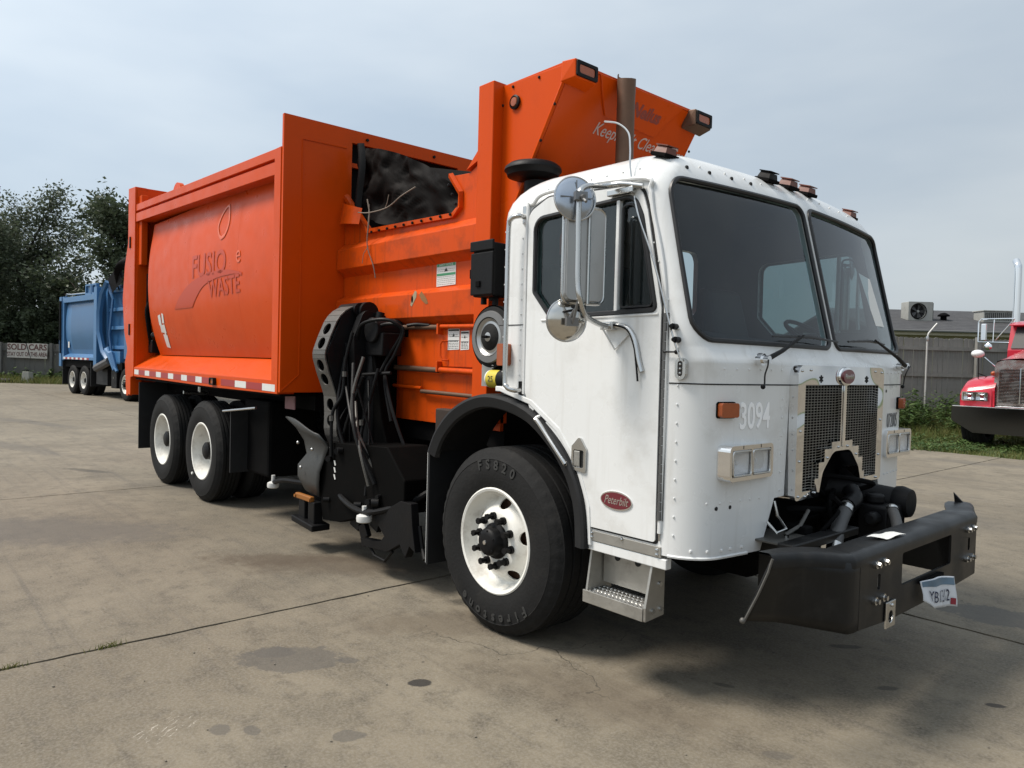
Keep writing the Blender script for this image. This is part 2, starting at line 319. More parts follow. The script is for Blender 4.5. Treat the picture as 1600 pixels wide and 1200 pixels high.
# ------------------------------------------------------------------ concrete and ground
def concrete_mat():
    m = bpy.data.materials.new('concrete'); m.use_nodes = True; nt = m.node_tree; b = nt.nodes['Principled BSDF']
    tc = N(nt, 'ShaderNodeTexCoord'); V = tc.outputs['Object']
    def noise(sc, det=6, rough=.55, vec=None, dist=0):
        n = N(nt, 'ShaderNodeTexNoise'); n.inputs['Scale'].default_value = sc; n.inputs['Detail'].default_value = det; n.inputs['Roughness'].default_value = rough
        n.inputs['Distortion'].default_value = dist; L(nt, vec or V, n.inputs['Vector']); return n.outputs['Fac']
    def rng(x, a, b_, c=0, d=1):
        r = N(nt, 'ShaderNodeMapRange', interpolation_type='SMOOTHSTEP'); r.inputs[1].default_value = a; r.inputs[2].default_value = b_; r.inputs[3].default_value = c; r.inputs[4].default_value = d
        L(nt, x, r.inputs[0]); return r.outputs[0]
    def math2(op, a, c):
        n = N(nt, 'ShaderNodeMath', operation=op)
        for i, x in enumerate((a, c)):
            if isinstance(x, (int, float)): n.inputs[i].default_value = x
            else: L(nt, x, n.inputs[i])
        return n.outputs[0]
    def mix(f, a, c, bt='MIX'):
        n = N(nt, 'ShaderNodeMixRGB', blend_type=bt)
        for i, x in enumerate((f, a, c)):
            if isinstance(x, (int, float)): n.inputs[i].default_value = x
            elif isinstance(x, tuple): n.inputs[i].default_value = (*x, 1)
            else: L(nt, x, n.inputs[i])
        return n.outputs[0]
    c = mix(rng(noise(.35, 5), .3, .7), (.130, .108, .075), (.194, .166, .120))
    c = mix(rng(noise(1.6, 9, .7), .42, .72, 0, .9), c, (.090, .076, .054))
    c = mix(rng(noise(5.5, 9, .75), .46, .70, 0, .85), c, (.074, .062, .045))
    # tyre scuffs and sweeps: long soft streaks in two directions
    for rot, sx, sy, s in ((.55, .35, 5.5, .5), (-.25, .25, 4.0, .4), (1.25, .3, 6.0, .25), (-.84, .22, 7.0, .7), (-.70, .5, 14.0, .45)):
        mp = N(nt, 'ShaderNodeMapping'); mp.inputs['Rotation'].default_value = (0, 0, rot); mp.inputs['Scale'].default_value = (sx, sy, 1); L(nt, V, mp.inputs[0])
        c = mix(rng(noise(1.0, 6, .6, mp.outputs[0], .4), .54, .78, 0, s), c, (.068, .059, .048))
    # fine aggregate
    vo = N(nt, 'ShaderNodeTexVoronoi'); vo.inputs['Scale'].default_value = 85; L(nt, V, vo.inputs['Vector'])
    c = mix(rng(noise(70, 3, .7), .35, .72, 0, .45), c, (.24, .215, .178))
    c = mix(rng(vo.outputs['Distance'], .0, .22, .35, 0), c, (.065, .058, .05))
    # pits and small dark specks
    v2 = N(nt, 'ShaderNodeTexVoronoi'); v2.inputs['Scale'].default_value = 5.5; v2.inputs['Randomness'].default_value = 1; L(nt, V, v2.inputs['Vector'])
    c = mix(math2('MULTIPLY', rng(v2.outputs['Distance'], .03, .07, 1, 0), rng(noise(2.3, 2), .5, .6)), c, (.055, .048, .04))
    # stains, each with its own place, size and edge
    sep = N(nt, 'ShaderNodeSeparateXYZ'); L(nt, V, sep.inputs[0])
    wob = noise(9.0, 8, .7); wob2 = noise(1.7, 4, .5)
    def stain(x, y, rx, ry, ang, strength, soft, col, wamp=.75):
        nonlocal c
        ca, sa = math.cos(ang), math.sin(ang)
        dx, dy = math2('SUBTRACT', sep.outputs[0], x), math2('SUBTRACT', sep.outputs[1], y)
        u = math2('DIVIDE', math2('ADD', math2('MULTIPLY', dx, ca), math2('MULTIPLY', dy, sa)), rx)
        v = math2('DIVIDE', math2('SUBTRACT', math2('MULTIPLY', dy, ca), math2('MULTIPLY', dx, sa)), ry)
        d = math2('SQRT', math2('ADD', math2('MULTIPLY', u, u), math2('MULTIPLY', v, v)), 0)
        d = math2('ADD', d, math2('MULTIPLY', math2('SUBTRACT', wob, .5), wamp*2)); d = math2('ADD', d, math2('MULTIPLY', math2('SUBTRACT', wob2, .5), wamp*1.4))
        c = mix(rng(d, 1-soft, 1+soft*.4, strength, 0), c, col)
    G = (.075, .069, .062); K = (.028, .025, .022); BR = (.075, .055, .037)
    A1 = RAD(49)
    for st in ((-.36, -2.26, .30, .17, A1, .62, .12, G), (-.50, -2.30, .12, .08, A1, .5, .12, G), (-.16, -2.04, .06, .04, A1, .6, .15, G),
               (.29, -1.90, .055, .04, A1, .95, .2, K), (.53, -2.42, .075, .055, A1, .6, .12, G), (.15, -2.81, .05, .04, 0, .6, .2, G), (.24, -2.71, .05, .03, 0, .55, .2, G),
               (1.80, 1.62, .34, .22, .3, .72, .12, (.075, .072, .066)), (-2.2, -1.5, .55, .20, A1, .62, .5, BR), (-1.8, -1.2, .9, .35, A1, .6, .6, BR),
               (-4.3, -2.8, 1.3, .62, A1, .62, .5, (.085, .077, .068)), (2.18, .11, .05, .025, .6, .9, .25, K), (1.77, -.11, .07, .03, .9, .6, .3, K), (1.24, -.73, .05, .02, .4, .5, .3, K),
               (1.39, .28, .10, .03, .8, .6, .3, K), (1.75, -1.14, .07, .035, .8, .5, .3, G), (-.2, -1.2, .8, .25, A1, .45, .7, BR), (.9, -1.35, .9, .3, .3, .45, .8, BR),
               (-10.9, -2.0, 1.6, .22, .25, .4, .5, G), (-7.8, -1.7, .45, .10, .5, .55, .4, K), (-16, -1.2, 2.2, .25, .3, .45, .5, G), (-5.6, -.9, 1.6, .45, .4, .4, .7, G), (1.9, 8.0, .9, .5, .3, .35, .6, G), (-1.0, 11.0, 1.1, .35, .1, .4, .6, G), (.3, 5.0, 1.2, .5, 0, .35, .7, G)):
        stain(*st)
    wv = N(nt, 'ShaderNodeVectorMath', operation='ADD'); nz = N(nt, 'ShaderNodeTexNoise'); nz.inputs['Scale'].default_value = 2.4; nz.inputs['Detail'].default_value = 8; L(nt, V, nz.inputs['Vector'])
    sc_ = N(nt, 'ShaderNodeVectorMath', operation='SCALE'); sc_.inputs['Scale'].default_value = .55; L(nt, nz.outputs['Color'], sc_.inputs[0]); L(nt, V, wv.inputs[0]); L(nt, sc_.outputs[0], wv.inputs[1])
    vc = N(nt, 'ShaderNodeTexVoronoi', feature='DISTANCE_TO_EDGE'); vc.inputs['Scale'].default_value = .30; L(nt, wv.outputs[0], vc.inputs['Vector'])
    ck = math2('MULTIPLY', rng(vc.outputs['Distance'], .0004, .0015, 1, 0), rng(noise(.31, 3), .56, .62))
    c = mix(math2('MULTIPLY', ck, .75), c, (.03, .026, .02))
    for (x, y, a_, s1) in ((.02, -3.03, RAD(128), 1), (-.02, -2.93, RAD(122), 1)):   # pale scrape marks
        mp = N(nt, 'ShaderNodeMapping'); mp.vector_type = 'TEXTURE'; mp.inputs['Location'].default_value = (x, y, 0); mp.inputs['Rotation'].default_value = (0, 0, a_); L(nt, V, mp.inputs[0])
        s2 = N(nt, 'ShaderNodeSeparateXYZ'); L(nt, mp.outputs[0], s2.inputs[0])
        m1 = math2('MULTIPLY', rng(math2('ABSOLUTE', s2.outputs[0], 0), .05, .09, 1, 0), rng(math2('ABSOLUTE', s2.outputs[1], 0), .07, .10, 1, 0))
        ln = math2('MULTIPLY', rng(math2('SINE', math2('ADD', math2('MULTIPLY', s2.outputs[1], 240), math2('MULTIPLY', noise(30, 2), 9)), 0), .86, .98), rng(noise(26, 3), .48, .58))
        c = mix(math2('MULTIPLY', math2('MULTIPLY', m1, ln), .6), c, (.46, .42, .36))
    oi = N(nt, 'ShaderNodeObjectInfo'); c = mix(1.0, c, rng(oi.outputs['Random'], 0, 1, .93, 1.05), 'MULTIPLY')
    L(nt, c, b.inputs['Base Color']); b.inputs['Roughness'].default_value = .82; b.inputs['Specular IOR Level'].default_value = .35
    hs = N(nt, 'ShaderNodeBump'); hs.inputs['Strength'].default_value = .45; hs.inputs['Distance'].default_value = .006
    L(nt, math2('ADD', math2('MULTIPLY', noise(90, 4, .7), .5), noise(14, 6, .6)), hs.inputs['Height']); L(nt, hs.outputs[0], b.inputs['Normal'])
    return m
CONC = concrete_mat()
SOIL = mat('soil', (.075, .068, .045), .95, var=.4, vscale=.6, bump=.3, bscale=12)
TURF = mat('turf', (.055, .075, .022), .95, var=.45, vscale=.9, dirt=.6, dcol=(.10, .09, .045), dscale=1.5, bump=.4, bscale=10)
FILL = mat('joint_dirt', (.028, .025, .020), .95, var=.4, vscale=8)
g = MB().box(-300, 300, -300, 300, -.5, -.05); ground = struct(part('ground', g, TURF, None, 0))
jf = MB().box(-44.0, 28.8, -29, 12.5, -.049, -.016); filler = part('joint_filler', jf, FILL, ground, 0)
rs = np.random.RandomState(3)
def jagged(x0, x1, y0, y1):
    pts = []
    for (a, b) in (((x0, y0), (x1, y0)), ((x1, y0), (x1, y1)), ((x1, y1), (x0, y1)), ((x0, y1), (x0, y0))):
        n = max(2, int(math.hypot(b[0]-a[0], b[1]-a[1])/.09))
        for i in range(n):
            t = i/n; j = .0 if i == 0 else 1
            pts.append((a[0]+(b[0]-a[0])*t+rs.uniform(-.0045, .0045)*j, a[1]+(b[1]-a[1])*t+rs.uniform(-.0045, .0045)*j))
    return pts
apron = part('unseen_concrete_apron', MB().box(28.9, 110, -95, 12.5, -.049, -.004).box(-39.6, 28.8, -95, -30.7, -.049, -.004), CONC, ground, 0)  # out of view; added so the grille mirrors concrete instead of turf
part('unseen_concrete_apron', MB().box(3.95, 110, 12.52, 90, -.049, -.004), CONC, ground, 0)  # unseen as well, added for a tan reflection in the grille
GX, GY, gap = 4.95, 5.3, .0085
xs = [-1.09+GX*k for k in range(-8, 7)]; xs[0] = -39.6
ys = [1.17+GY*k for k in range(-6, 3)]; ys[-1] = 12.45
for i in range(len(xs)-1):
    for j in range(len(ys)-1):
        o = part('concrete_slab', MB().plate(jagged(xs[i]+gap, xs[i+1]-gap, ys[j]+gap, ys[j+1]-gap), 'z', -.04, rs.uniform(-.002, .002) if xs[i] < -2 or j > 4 else 0.0), CONC, ground, 0)

# grass, weeds ------------------------------------------------------
def leafmat(name, c1, c2, rough=.6, transl=.25):
    m = bpy.data.materials.new(name); m.use_nodes = True; nt = m.node_tree; b = nt.nodes['Principled BSDF']
    at = N(nt, 'ShaderNodeAttribute', attribute_name='rnd'); mx = N(nt, 'ShaderNodeMixRGB'); mx.inputs[1].default_value = (*c1, 1); mx.inputs[2].default_value = (*c2, 1)
    L(nt, at.outputs['Fac'], mx.inputs[0]); L(nt, mx.outputs[0], b.inputs['Base Color']); b.inputs['Roughness'].default_value = rough; b.inputs['Specular IOR Level'].default_value = .3
    tr = N(nt, 'ShaderNodeBsdfTranslucent'); L(nt, mx.outputs[0], tr.inputs[0]); ms = N(nt, 'ShaderNodeMixShader'); ms.inputs[0].default_value = transl
    L(nt, b.outputs[0], ms.inputs[1]); L(nt, tr.outputs[0], ms.inputs[2]); L(nt, ms.outputs[0], nt.nodes['Material Output'].inputs[0]); return m
def fast_mesh(name, verts, nper, m, rnd):
    """verts (F, nper, 3): F separate faces"""
    F = len(verts); me = bpy.data.meshes.new(name); me.vertices.add(F*nper); me.vertices.foreach_set('co', verts.reshape(-1).astype(np.float32))
    me.loops.add(F*nper); me.loops.foreach_set('vertex_index', np.arange(F*nper, dtype=np.int32))
    me.polygons.add(F); me.polygons.foreach_set('loop_start', np.arange(0, F*nper, nper, dtype=np.int32)); me.polygons.foreach_set('loop_total', np.full(F, nper, np.int32))
    a = me.attributes.new('rnd', 'FLOAT', 'FACE'); a.data.foreach_set('value', rnd.astype(np.float32)); me.materials.append(m); me.update(calc_edges=True); me.validate(); return me
def blades(name, px, py, pz, hgt, wid, m, lean=.35, seed=1):
    R = np.random.RandomState(seed); n = len(px); a = R.uniform(0, 2*PI, n); h = hgt*R.uniform(.5, 1.25, n); l = h*R.uniform(0, lean, n)*1.6; b = R.uniform(0, 2*PI, n)
    base = np.stack([px, py, pz], -1); wv = np.stack([np.cos(a), np.sin(a), 0*a], -1)*wid[:, None]/2 if hasattr(wid, '__len__') else np.stack([np.cos(a), np.sin(a), 0*a], -1)*wid/2
    mid = base+np.stack([l*.35*np.cos(b), l*.35*np.sin(b), h*.6], -1); tip = base+np.stack([l*np.cos(b), l*np.sin(b), h], -1)
    v = np.stack([base-wv, base+wv, mid+wv*.7, tip, mid-wv*.7], 1)
    return fast_mesh(name, v, 5, m, R.uniform(0, 1, n))
GRASS = leafmat('grass_blades', (.075, .11, .022), (.19, .18, .065))
WEED = leafmat('weed_leaves', (.035, .075, .018), (.085, .125, .035))
RZF = RAD(48.47); DX, DY = math.cos(RZF), math.sin(RZF)                    # along the right-hand fence; away from it is (-DY, DX)
FO = np.array([-4.93, 18.57])
def FP(s, d): return FO[0]+s*DX-d*DY, FO[1]+s*DY+d*DX
R = np.random.RandomState(5)
n = 70000; x = R.uniform(-12, 6, n); y = 12.5+R.power(1.0, n)*12
d_f = -(x-FO[0])*DY+(y-FO[1])*DX; ok = (d_f < 1.5) & (x < 3.9); x, y, d_f = x[ok], y[ok], d_f[ok]
edge = np.clip((y-12.5)/1.6, .25, 1); near = np.clip(np.hypot(x+1.9, (y-14.0)*1.2)/1.9, .18, 1); hh = .09+.22*edge*(.5+.5*np.sin(x*1.7+np.sin(y*1.3))**2)+.45*np.clip(1-(-d_f)/3.2, 0, 1)
hh = hh*near
gr = link('grass', blades('grass', x, y, np.full(len(x), -.05), hh, .012, GRASS, .5, 2)); tag(gr, 'rough yellowish green grass between the concrete and the board fence', 'grass'); gr['kind'] = 'stuff'
def weeds(name, s0, s1, d0, d1, n, hmax, seed, FPf, label, leaf=.05):
    R = np.random.RandomState(seed); vs = []; rr = []
    for k in range(n):
        s, d = R.uniform(s0, s1), R.uniform(d0, d1); X, Y = FPf(s, d); h = hmax*R.uniform(.45, 1)*(1-.35*abs(d-d1)/max(.01, abs(d1-d0))); a0 = R.uniform(0, 6.28)
        m = int(26*h/hmax)+8
        t = R.uniform(.08, 1, m); a = R.uniform(0, 2*PI, m); rad = .04+.16*R.rand(m)*(1.15-t)
        c = np.stack([X+t*h*.15*math.cos(a0)+rad*np.cos(a), Y+t*h*.15*math.sin(a0)+rad*np.sin(a), t*h-.04], -1)
        u = np.stack([np.cos(a), np.sin(a), R.uniform(-.5, .6, m)], -1); v = np.stack([-np.sin(a), np.cos(a), R.uniform(-.3, .3, m)], -1); L1 = leaf*R.uniform(.6, 1.5, m)[:, None]
        vs.append(np.stack([c-u*L1, c+v*L1*.4, c+u*L1, c-v*L1*.4], 1)); rr.append(R.uniform(0, 1, m))
    o = link(name, fast_mesh(name, np.concatenate(vs), 4, WEED, np.concatenate(rr))); tag(o, label, 'weeds'); o['kind'] = 'stuff'; return o
weeds('weeds', -6, 9, -2.4, -.15, 1500, 1.25, 8, FP, 'tall dark green weeds massed along the foot of the grey board fence', .06)
weeds('ground_cover', -5, 3, -6.0, -2.6, 600, .24, 9, FP, 'low leafy ground cover spreading through the grass by the red truck', .04)
# left strip of grass
LO = np.array([-42.42, 1.87])
def LP(s, d): return LO[0]+s*DX-d*DY, LO[1]+s*DY+d*DX
n = 9000; s = R.uniform(-5, 10, n); d = R.uniform(-3.1, -.1, n); x = LO[0]+s*DX-d*DY; y = LO[1]+s*DY+d*DX
gl = link('grass', blades('grass', x, y, np.full(n, -.05), .18+.25*R.rand(n), .03, GRASS, .5, 4)); tag(gl, 'strip of scruffy grass in front of the fence with the sign', 'grass'); gl['kind'] = 'stuff'
weeds('weeds', -5, 10, -1.0, -.1, 260, .8, 12, LP, 'straggly weeds along the foot of the fence behind the blue truck', .09)

# fences --------------------------------------------------------------
WOOD = mat('weathered_grey_wood', (.20, .195, .18), .85, var=.35, vscale=2.5, dirt=.5, dcol=(.07, .068, .06), dscale=3, streak=.6, bump=.3, bscale=25)
WOOD2 = mat('dark_grey_wood', (.10, .098, .09), .85, var=.35, vscale=2.5, dirt=.5, dcol=(.05, .05, .045), dscale=3, streak=.5)
def fence(name, label, O, s0, s1, h, bw, M, rail_z, post_every):
    t = thing(name, label, 'fence', (O[0], O[1], 0), RZF); R = np.random.RandomState(int(abs(O[0])*10))
    x = s0; ms = []
    for k in range(6):
        mb = MB().plate([(0, 0), (bw-.008, R.uniform(0, .002)), (bw-.008, h+R.uniform(-.02, .02)), (bw/2, h+R.uniform(-.01, .03)), (0, h+R.uniform(-.02, .02))], 'y', 0, .02); ms.append(mb.mesh('board', M, 0))
    while x < s1:
        o = link('board', ms[R.randint(6)], t); o.location = (x, R.uniform(-.006, .01), -.03+R.uniform(-.015, .01)); o.rotation_euler = (R.uniform(-.004, .004), R.uniform(-.006, .006), 0); x += bw
    for z in rail_z:
        part('rail', MB().box(s0, s1, -.055, -.012, z-.05, z+.05), M, t, 0)
    x = s0+.4
    while x < s1:
        part('post', MB().box(x-.06, x+.06, -.18, -.057, -.05, h+.02), M, t, 0, .008); x += post_every
    return t
fence('board_fence', 'weathered grey vertical board fence behind the red truck', FO, -6.0, 10, 2.62, .142, WOOD, (.45, 1.55, 2.3), 2.44)
fence('board_fence', 'dark grey board fence under the trees, carrying the sold cars sign', LO, -6, 12, 1.95, .26, WOOD2, (.4, 1.6), 2.6)
# pipe standing at the right fence
t = thing('bent_pipe_post', 'thin pale metal pipe with a bent top standing against the board fence', 'pipe', (*FP(.22, -.22), 0), RZF)
part('pipe', MB().tube([(0, 0, -.05), (0, 0, 2.6), (.03, 0, 2.72), (.20, 0, 2.93), (.26, 0, 3.0)], .024, 10), mat('galvanised', (.45, .45, .43), .5, .3, var=.2, dirt=.4), t)
part('collar', MB().lathe([(.035, 2.5), (.038, 2.53), (.038, 2.6), (.035, 2.63)], (0, 0, 0), 'z', 14), STEEL, t)
# sign
sg = thing('warning_sign', 'tattered white sign reading SOLD CARS STAY OUT OF THIS AREA on the fence', 'sign', (*LP(0, -.24), 0), RZF)
part('panel', MB().plate([(0, 1.2), (2.05, 1.17), (2.07, 1.93), (1.5, 1.95), (1.0, 1.93), (.02, 1.94)], 'y', 0, .012), mat('sign_white', (.42, .40, .36), .7, var=.15, dirt=.5, dcol=(.2, .18, .15), dscale=3), sg, 0)
SR = mat('sign_letters', (.10, .045, .04), .7)
text('lettering', 'SOLD CARS', .42, basis((1.03, -.004, 1.73), (1, 0, 0), (0, 0, 1)), SR, sg, .002, sx=.92, bold=.012)
text('lettering', 'STAY OUT OF THIS AREA', .30, basis((1.03, -.004, 1.37), (1, 0, 0), (0, 0, 1)), SR, sg, .002, sx=.60, bold=.006)
part('crack', MB().plate([(.95, 1.93), (1.0, 1.93), (1.22, 1.22), (1.19, 1.2)], 'y', -.007, -.004), GAP, sg, 0)
# black plastic wedge and concrete block, kerb log at the left
t = thing('plastic_barrier', 'black sloping plastic shell standing on the concrete at the left edge', 'barrier', (*LP(-.55, -1.9), 0), RZF)
part('shell', MB().hexa([(-.8, -.4, 0), (.62, -.4, 0), (.62, .4, 0), (-.8, .4, 0), (-.6, -.22, 1.32), (.15, -.22, 1.25), (.15, .22, 1.25), (-.6, .22, 1.32)]), BLACK, t, 0, .06)
part('foot', MB().box(-.85, .68, -.46, .46, -.045, .10), BLACK, t, 0, .02)
part('lifting_slot', MB().box(-.35, -.05, -.47, -.44, .18, .32), GAP, t, 0, .01)
t = thing('concrete_block', 'small pale concrete block in the grass by the blue truck', 'block', (*LP(2.35, -2.2), 0), RZF)
part('block', MB().hexa([(-.2, -.2, -.05), (.2, -.2, -.05), (.2, .2, -.05), (-.2, .2, -.05), (-.16, -.16, .55), (.16, -.16, .55), (.16, .16, .52), (-.16, .16, .52)]), mat('pale_concrete', (.27, .27, .24), .9, var=.25, bump=.4), t, 0, .02)
part('lifting_eye', MB().tube([(-.05, 0, .53), (-.05, 0, .60), (0, 0, .63), (.05, 0, .60), (.05, 0, .53)], .012, 6), BLACKF, t)
t = thing('parking_kerb_log', 'dark timber lying along the edge of the grass below the sign', 'log', (*LP(.1, -2.6), 0), RZF)
part('timber', MB().tube([(-.3, 0, .08), (.6, .02, .1), (1.7, 0, .08)], [.13, .14, .12], 10), mat('dark_timber', (.035, .03, .025), .9, var=.4, bump=.5), t)
part('spike', MB().cyl((.4, 0, .2), (.4, 0, .27), .02, 8), STACK, t)

# building ------------------------------------------------------------
BWALL = mat('cream_siding', (.32, .29, .20), .8, var=.12, dirt=.4)
ROOFM = mat('dark_shingle_roof', (.045, .045, .048), .9, var=.4, vscale=2, dirt=.5, dcol=(.09, .09, .085), dscale=4, bump=.5, bscale=18)
b = thing('building', 'low building with dark shingled roof behind the board fence', 'building', (*FP(0, 0), 0), RZF)
part('wall', MB().box(4.6, 24, 11.35, 22.4, -.05, 3.36), BWALL, b, 0)
part('roof', MB().hexa([(4.2, 10.8, 3.36), (24.4, 10.8, 3.36), (24.4, 15.9, 4.6), (4.2, 15.9, 4.6), (4.2, 10.8, 3.46), (24.4, 10.8, 3.46), (24.4, 15.9, 4.72), (4.2, 15.9, 4.72)]), ROOFM, b, 0)
part('roof', MB().hexa([(4.2, 15.9, 4.6), (24.4, 15.9, 4.6), (24.4, 22.8, 3.36), (4.2, 22.8, 3.36), (4.2, 15.9, 4.72), (24.4, 15.9, 4.72), (24.4, 22.8, 3.46), (4.2, 22.8, 3.46)]), ROOFM, b, 0)
part('fascia', MB().box(4.2, 24.4, 10.72, 10.79, 3.24, 3.44), mat('pale_fascia', (.30, .27, .20), .7, var=.15), b, 0)
part('gutter', MB().cyl((4.2, 10.66, 3.42), (24.4, 10.66, 3.42), .06, 10), mat('gutter_grey', (.12, .12, .12), .6), b)
rr = np.random.RandomState(2)
for row in range(13):                     # shingle courses, each a strip with an uneven lower edge
    y0 = 10.82+row*.39; z0 = 3.475+(y0-10.8)*.247
    pts = [(4.2, y0+.42)]; x = 4.2
    while x < 24.4: pts += [(x, y0+rr.uniform(-.02, .02)), (x+.5, y0+rr.uniform(-.02, .02))]; x += .5
    pts.append((24.4, y0+.42))
    part('shingle_course', MB().plate(pts, 'z', 0, 1, fn=lambda u, v, w, y0=y0, z0=z0: (u, v, z0+(v-y0)*.235+w*.022)), ROOFM, b, 0)
for wx in (9.2, 13.2, 17.2):
    f = part('window', MB().plate(rrect(wx, wx+1.4, 1.2, 2.3, .02), 'y', 11.29, 11.35, [rrect(wx+.06, wx+1.34, 1.26, 2.24, .02)]), WOOD, b, 0)
    part('pane', MB().box(wx+.05, wx+1.35, 11.33, 11.345, 1.25, 2.25), SEAL, f, 0)
def on_roof(x, y): return 3.50+(y-10.8)*.247
GALV = mat('faded_galvanised', (.30, .30, .28), .6, .2, var=.2, dirt=.5, dcol=(.10, .09, .08), dscale=5)
bx, by = 6.45, 13.2
t = thing('rooftop_fan_unit', 'weathered roof unit with one large round black fan, at the left of the roof', 'air conditioner', (*FP(bx+.75, by), on_roof(0, by)), RZF)
part('cabinet', MB().plate(rrect(-.68, .68, -.1, .95, .03), 'y', -.4, .4, [circ2(-.12, .42, .42, 28)]), GALV, t, 30)
part('fan_cavity', MB().box(-.6, .4, -.2, .39, -.05, .9), GAP, t, 0)
part('fan_shroud', MB().lathe([(.42, -.44), (.46, -.42), (.46, -.395), (.42, -.395)], (-.12, 0, .42), 'y', 28, True), BLACKF, t)
fb = MB()
for k in range(5):
    a = k*2*PI/5; fb.add([(-.12+.05*math.cos(a-.5), -.28, .42+.05*math.sin(a-.5)), (-.12+.38*math.cos(a-.3), -.24, .42+.38*math.sin(a-.3)), (-.12+.38*math.cos(a+.3), -.33, .42+.38*math.sin(a+.3)), (-.12+.05*math.cos(a+.5), -.30, .42+.05*math.sin(a+.5))], [(0, 1, 2, 3)])
part('fan_blades', fb, mat('fan_grey', (.06, .06, .06), .6), t, 0)
part('hub', MB().cyl((-.12, -.2, .42), (-.12, -.37, .42), .07, 14), GALV, t)
part('end_panel', MB().box(.684, .72, -.38, .38, -.05, .9), BLACKF, t, 0)
bx, by = 10.1, 13.2
t.scale = (.82, .82, .82)
t = thing('rooftop_cooler', 'pale box shaped roof cooler with slotted front, right of the small vent', 'air conditioner', (*FP(bx+.7, by), on_roof(0, by)), RZF)
part('cabinet', MB().box(-.72, .62, -.35, .4, -.08, .42), GALV, t, 0, .02)
part('lid', MB().box(-.76, .66, -.4, .45, .422, .47), GALV, t, 0, .01)
lb = MB()
sl = MB().box(-.018, .018, -.365, -.352, .02, .36).mesh('slot', GAP, 0)
for k in range(14):
    o = link('slot', sl, t); o.location = (-.62+k*.088, 0, 0)
t = thing('roof_vent', 'small dark mushroom vent on the roof between two units', 'vent', (*FP(8.45, by), on_roof(0, by)), RZF)
part('stem', MB().cyl((0, 0, -.08), (0, 0, .16), .13, 14), BLACKF, t)
part('cap', MB().lathe([(0, .34), (.12, .31), (.25, .22), (.25, .16), (.13, .15)], (0, 0, 0), 'z', 16), BLACKF, t)

# trees ---------------------------------------------------------------
BARK = mat('bark', (.055, .045, .036), .95, var=.4, vscale=3, bump=.6, bscale=8)
def tree(name, label, X, Y, H, seed, spread=.42, leaf=.13, dens=30, c1=(.036, .052, .032), c2=(.135, .16, .10), start=.22, group=None, elong=2.0):
    R = np.random.RandomState(seed); t = thing(name, label, 'tree', (X, Y, 0), 0, group); mb = MB(); tips = []
    def grow(p, d, ln, r, lev):
        n = 4; pts = [p]; q = Vector(p); dd = Vector(d)
        for i in range(n):
            dd = (dd+Vector(R.uniform(-.22, .22, 3))+Vector((0, 0, .06))).normalized(); q = q+dd*ln/n; pts.append(q.copy())
        mb.tube(pts, [max(.012, r*(1-.55*i/n)) for i in range(n+1)], 7 if lev < 2 else 4, False)
        if lev >= 3: tips.extend(pts[1:]); return
        if lev == 2: tips.extend(pts[2:])
        k = (7, 5, 4)[lev]
        for i in range(k):
            f = (start if lev == 0 else .25)+(1-(start if lev == 0 else .25))*(i+.6)/k; j = min(n-1, int(f*n)); pp = pts[j].lerp(pts[j+1], f*n-j) if j < n else pts[-1]
            a = R.uniform(0, 2*PI) if lev else 2.4*i+seed
            side = Vector((math.cos(a), math.sin(a), R.uniform(.1, .7))); nd = (dd*.55+side*(.9 if lev else 1.0)).normalized()
            grow(pp, nd, ln*(.62 if lev else spread*1.25)*(1.15-.45*f if lev == 0 else 1)*R.uniform(.75, 1.2), r*.42, lev+1)
    grow(Vector((0, 0, -.1)), Vector((R.uniform(-.05, .05), R.uniform(-.05, .05), 1)), H*.60, H*.015, 0)
    part('trunk', mb, BARK, t, 60)
    T = np.array([tuple(p) for p in tips if R.rand() < .8]); m = len(T); C = np.repeat(T, dens, 0)+R.normal(0, .30, (m*dens, 3))*np.array([1, 1, .8])*(H/10)
    k = len(C); u = R.normal(size=(k, 3)); u[:, 2] *= .7; u /= np.linalg.norm(u, axis=1)[:, None]; v = np.cross(u, R.normal(size=(k, 3))); v /= np.linalg.norm(v, axis=1)[:, None]
    L1 = (leaf*R.uniform(.6, 1.4, k))[:, None]
    V = np.stack([C-u*L1, C+v*L1/elong, C+u*L1, C-v*L1/elong], 1)
    cl = np.repeat(R.uniform(0, 1, m), dens)*.6+R.uniform(0, 1, k)*.4
    link('crown', fast_mesh('crown', V, 4, leafmat('leaves_'+str(seed), c1, c2, .55, .3), cl), t); return t
GRP = 'trees beyond the left fence'
def at(px, D): lat = (px-800)/1152*D; return 3.226-.7488*D+.6628*lat, -3.949+.6628*D+.7488*lat
tree('broadleaf_tree', 'feathery dark tree with the tallest crown, rising behind the sold cars sign', *at(42, 46), 13.4, 11, .36, .10, 36, group=GRP)
tree('broadleaf_tree', 'loose crowned tree cut by the left edge of the photo', *at(-25, 44), 12.4, 23, .38, .10, 36, group=GRP)
tree('broadleaf_tree', 'slender tree in the dip of the treeline left of the blue truck', *at(104, 45), 6.8, 37, .40, .10, 36, group=GRP)
tree('broadleaf_tree', 'dense dark tree with jutting branches rising above the blue truck', *at(212, 42), 12.0, 54, .42, .13, 40, (.030, .043, .024), (.10, .125, .07), group=GRP)
tree('broadleaf_tree', 'big dark tree mostly hidden behind the rear of the orange truck', *at(275, 45), 9.8, 61, .48, .14, 40, (.030, .043, .024), (.10, .125, .07), group=GRP)
tree('broadleaf_tree', 'farther tree filling the gap behind the tallest crown', *at(5, 53), 10.0, 77, .42, .12, 26, group=GRP)
None and tree('broadleaf_tree', 'farther tree showing between the slender tree and the dense dark one', *at(150, 52), 7.6, 83, .46, .13, 30, group=GRP)
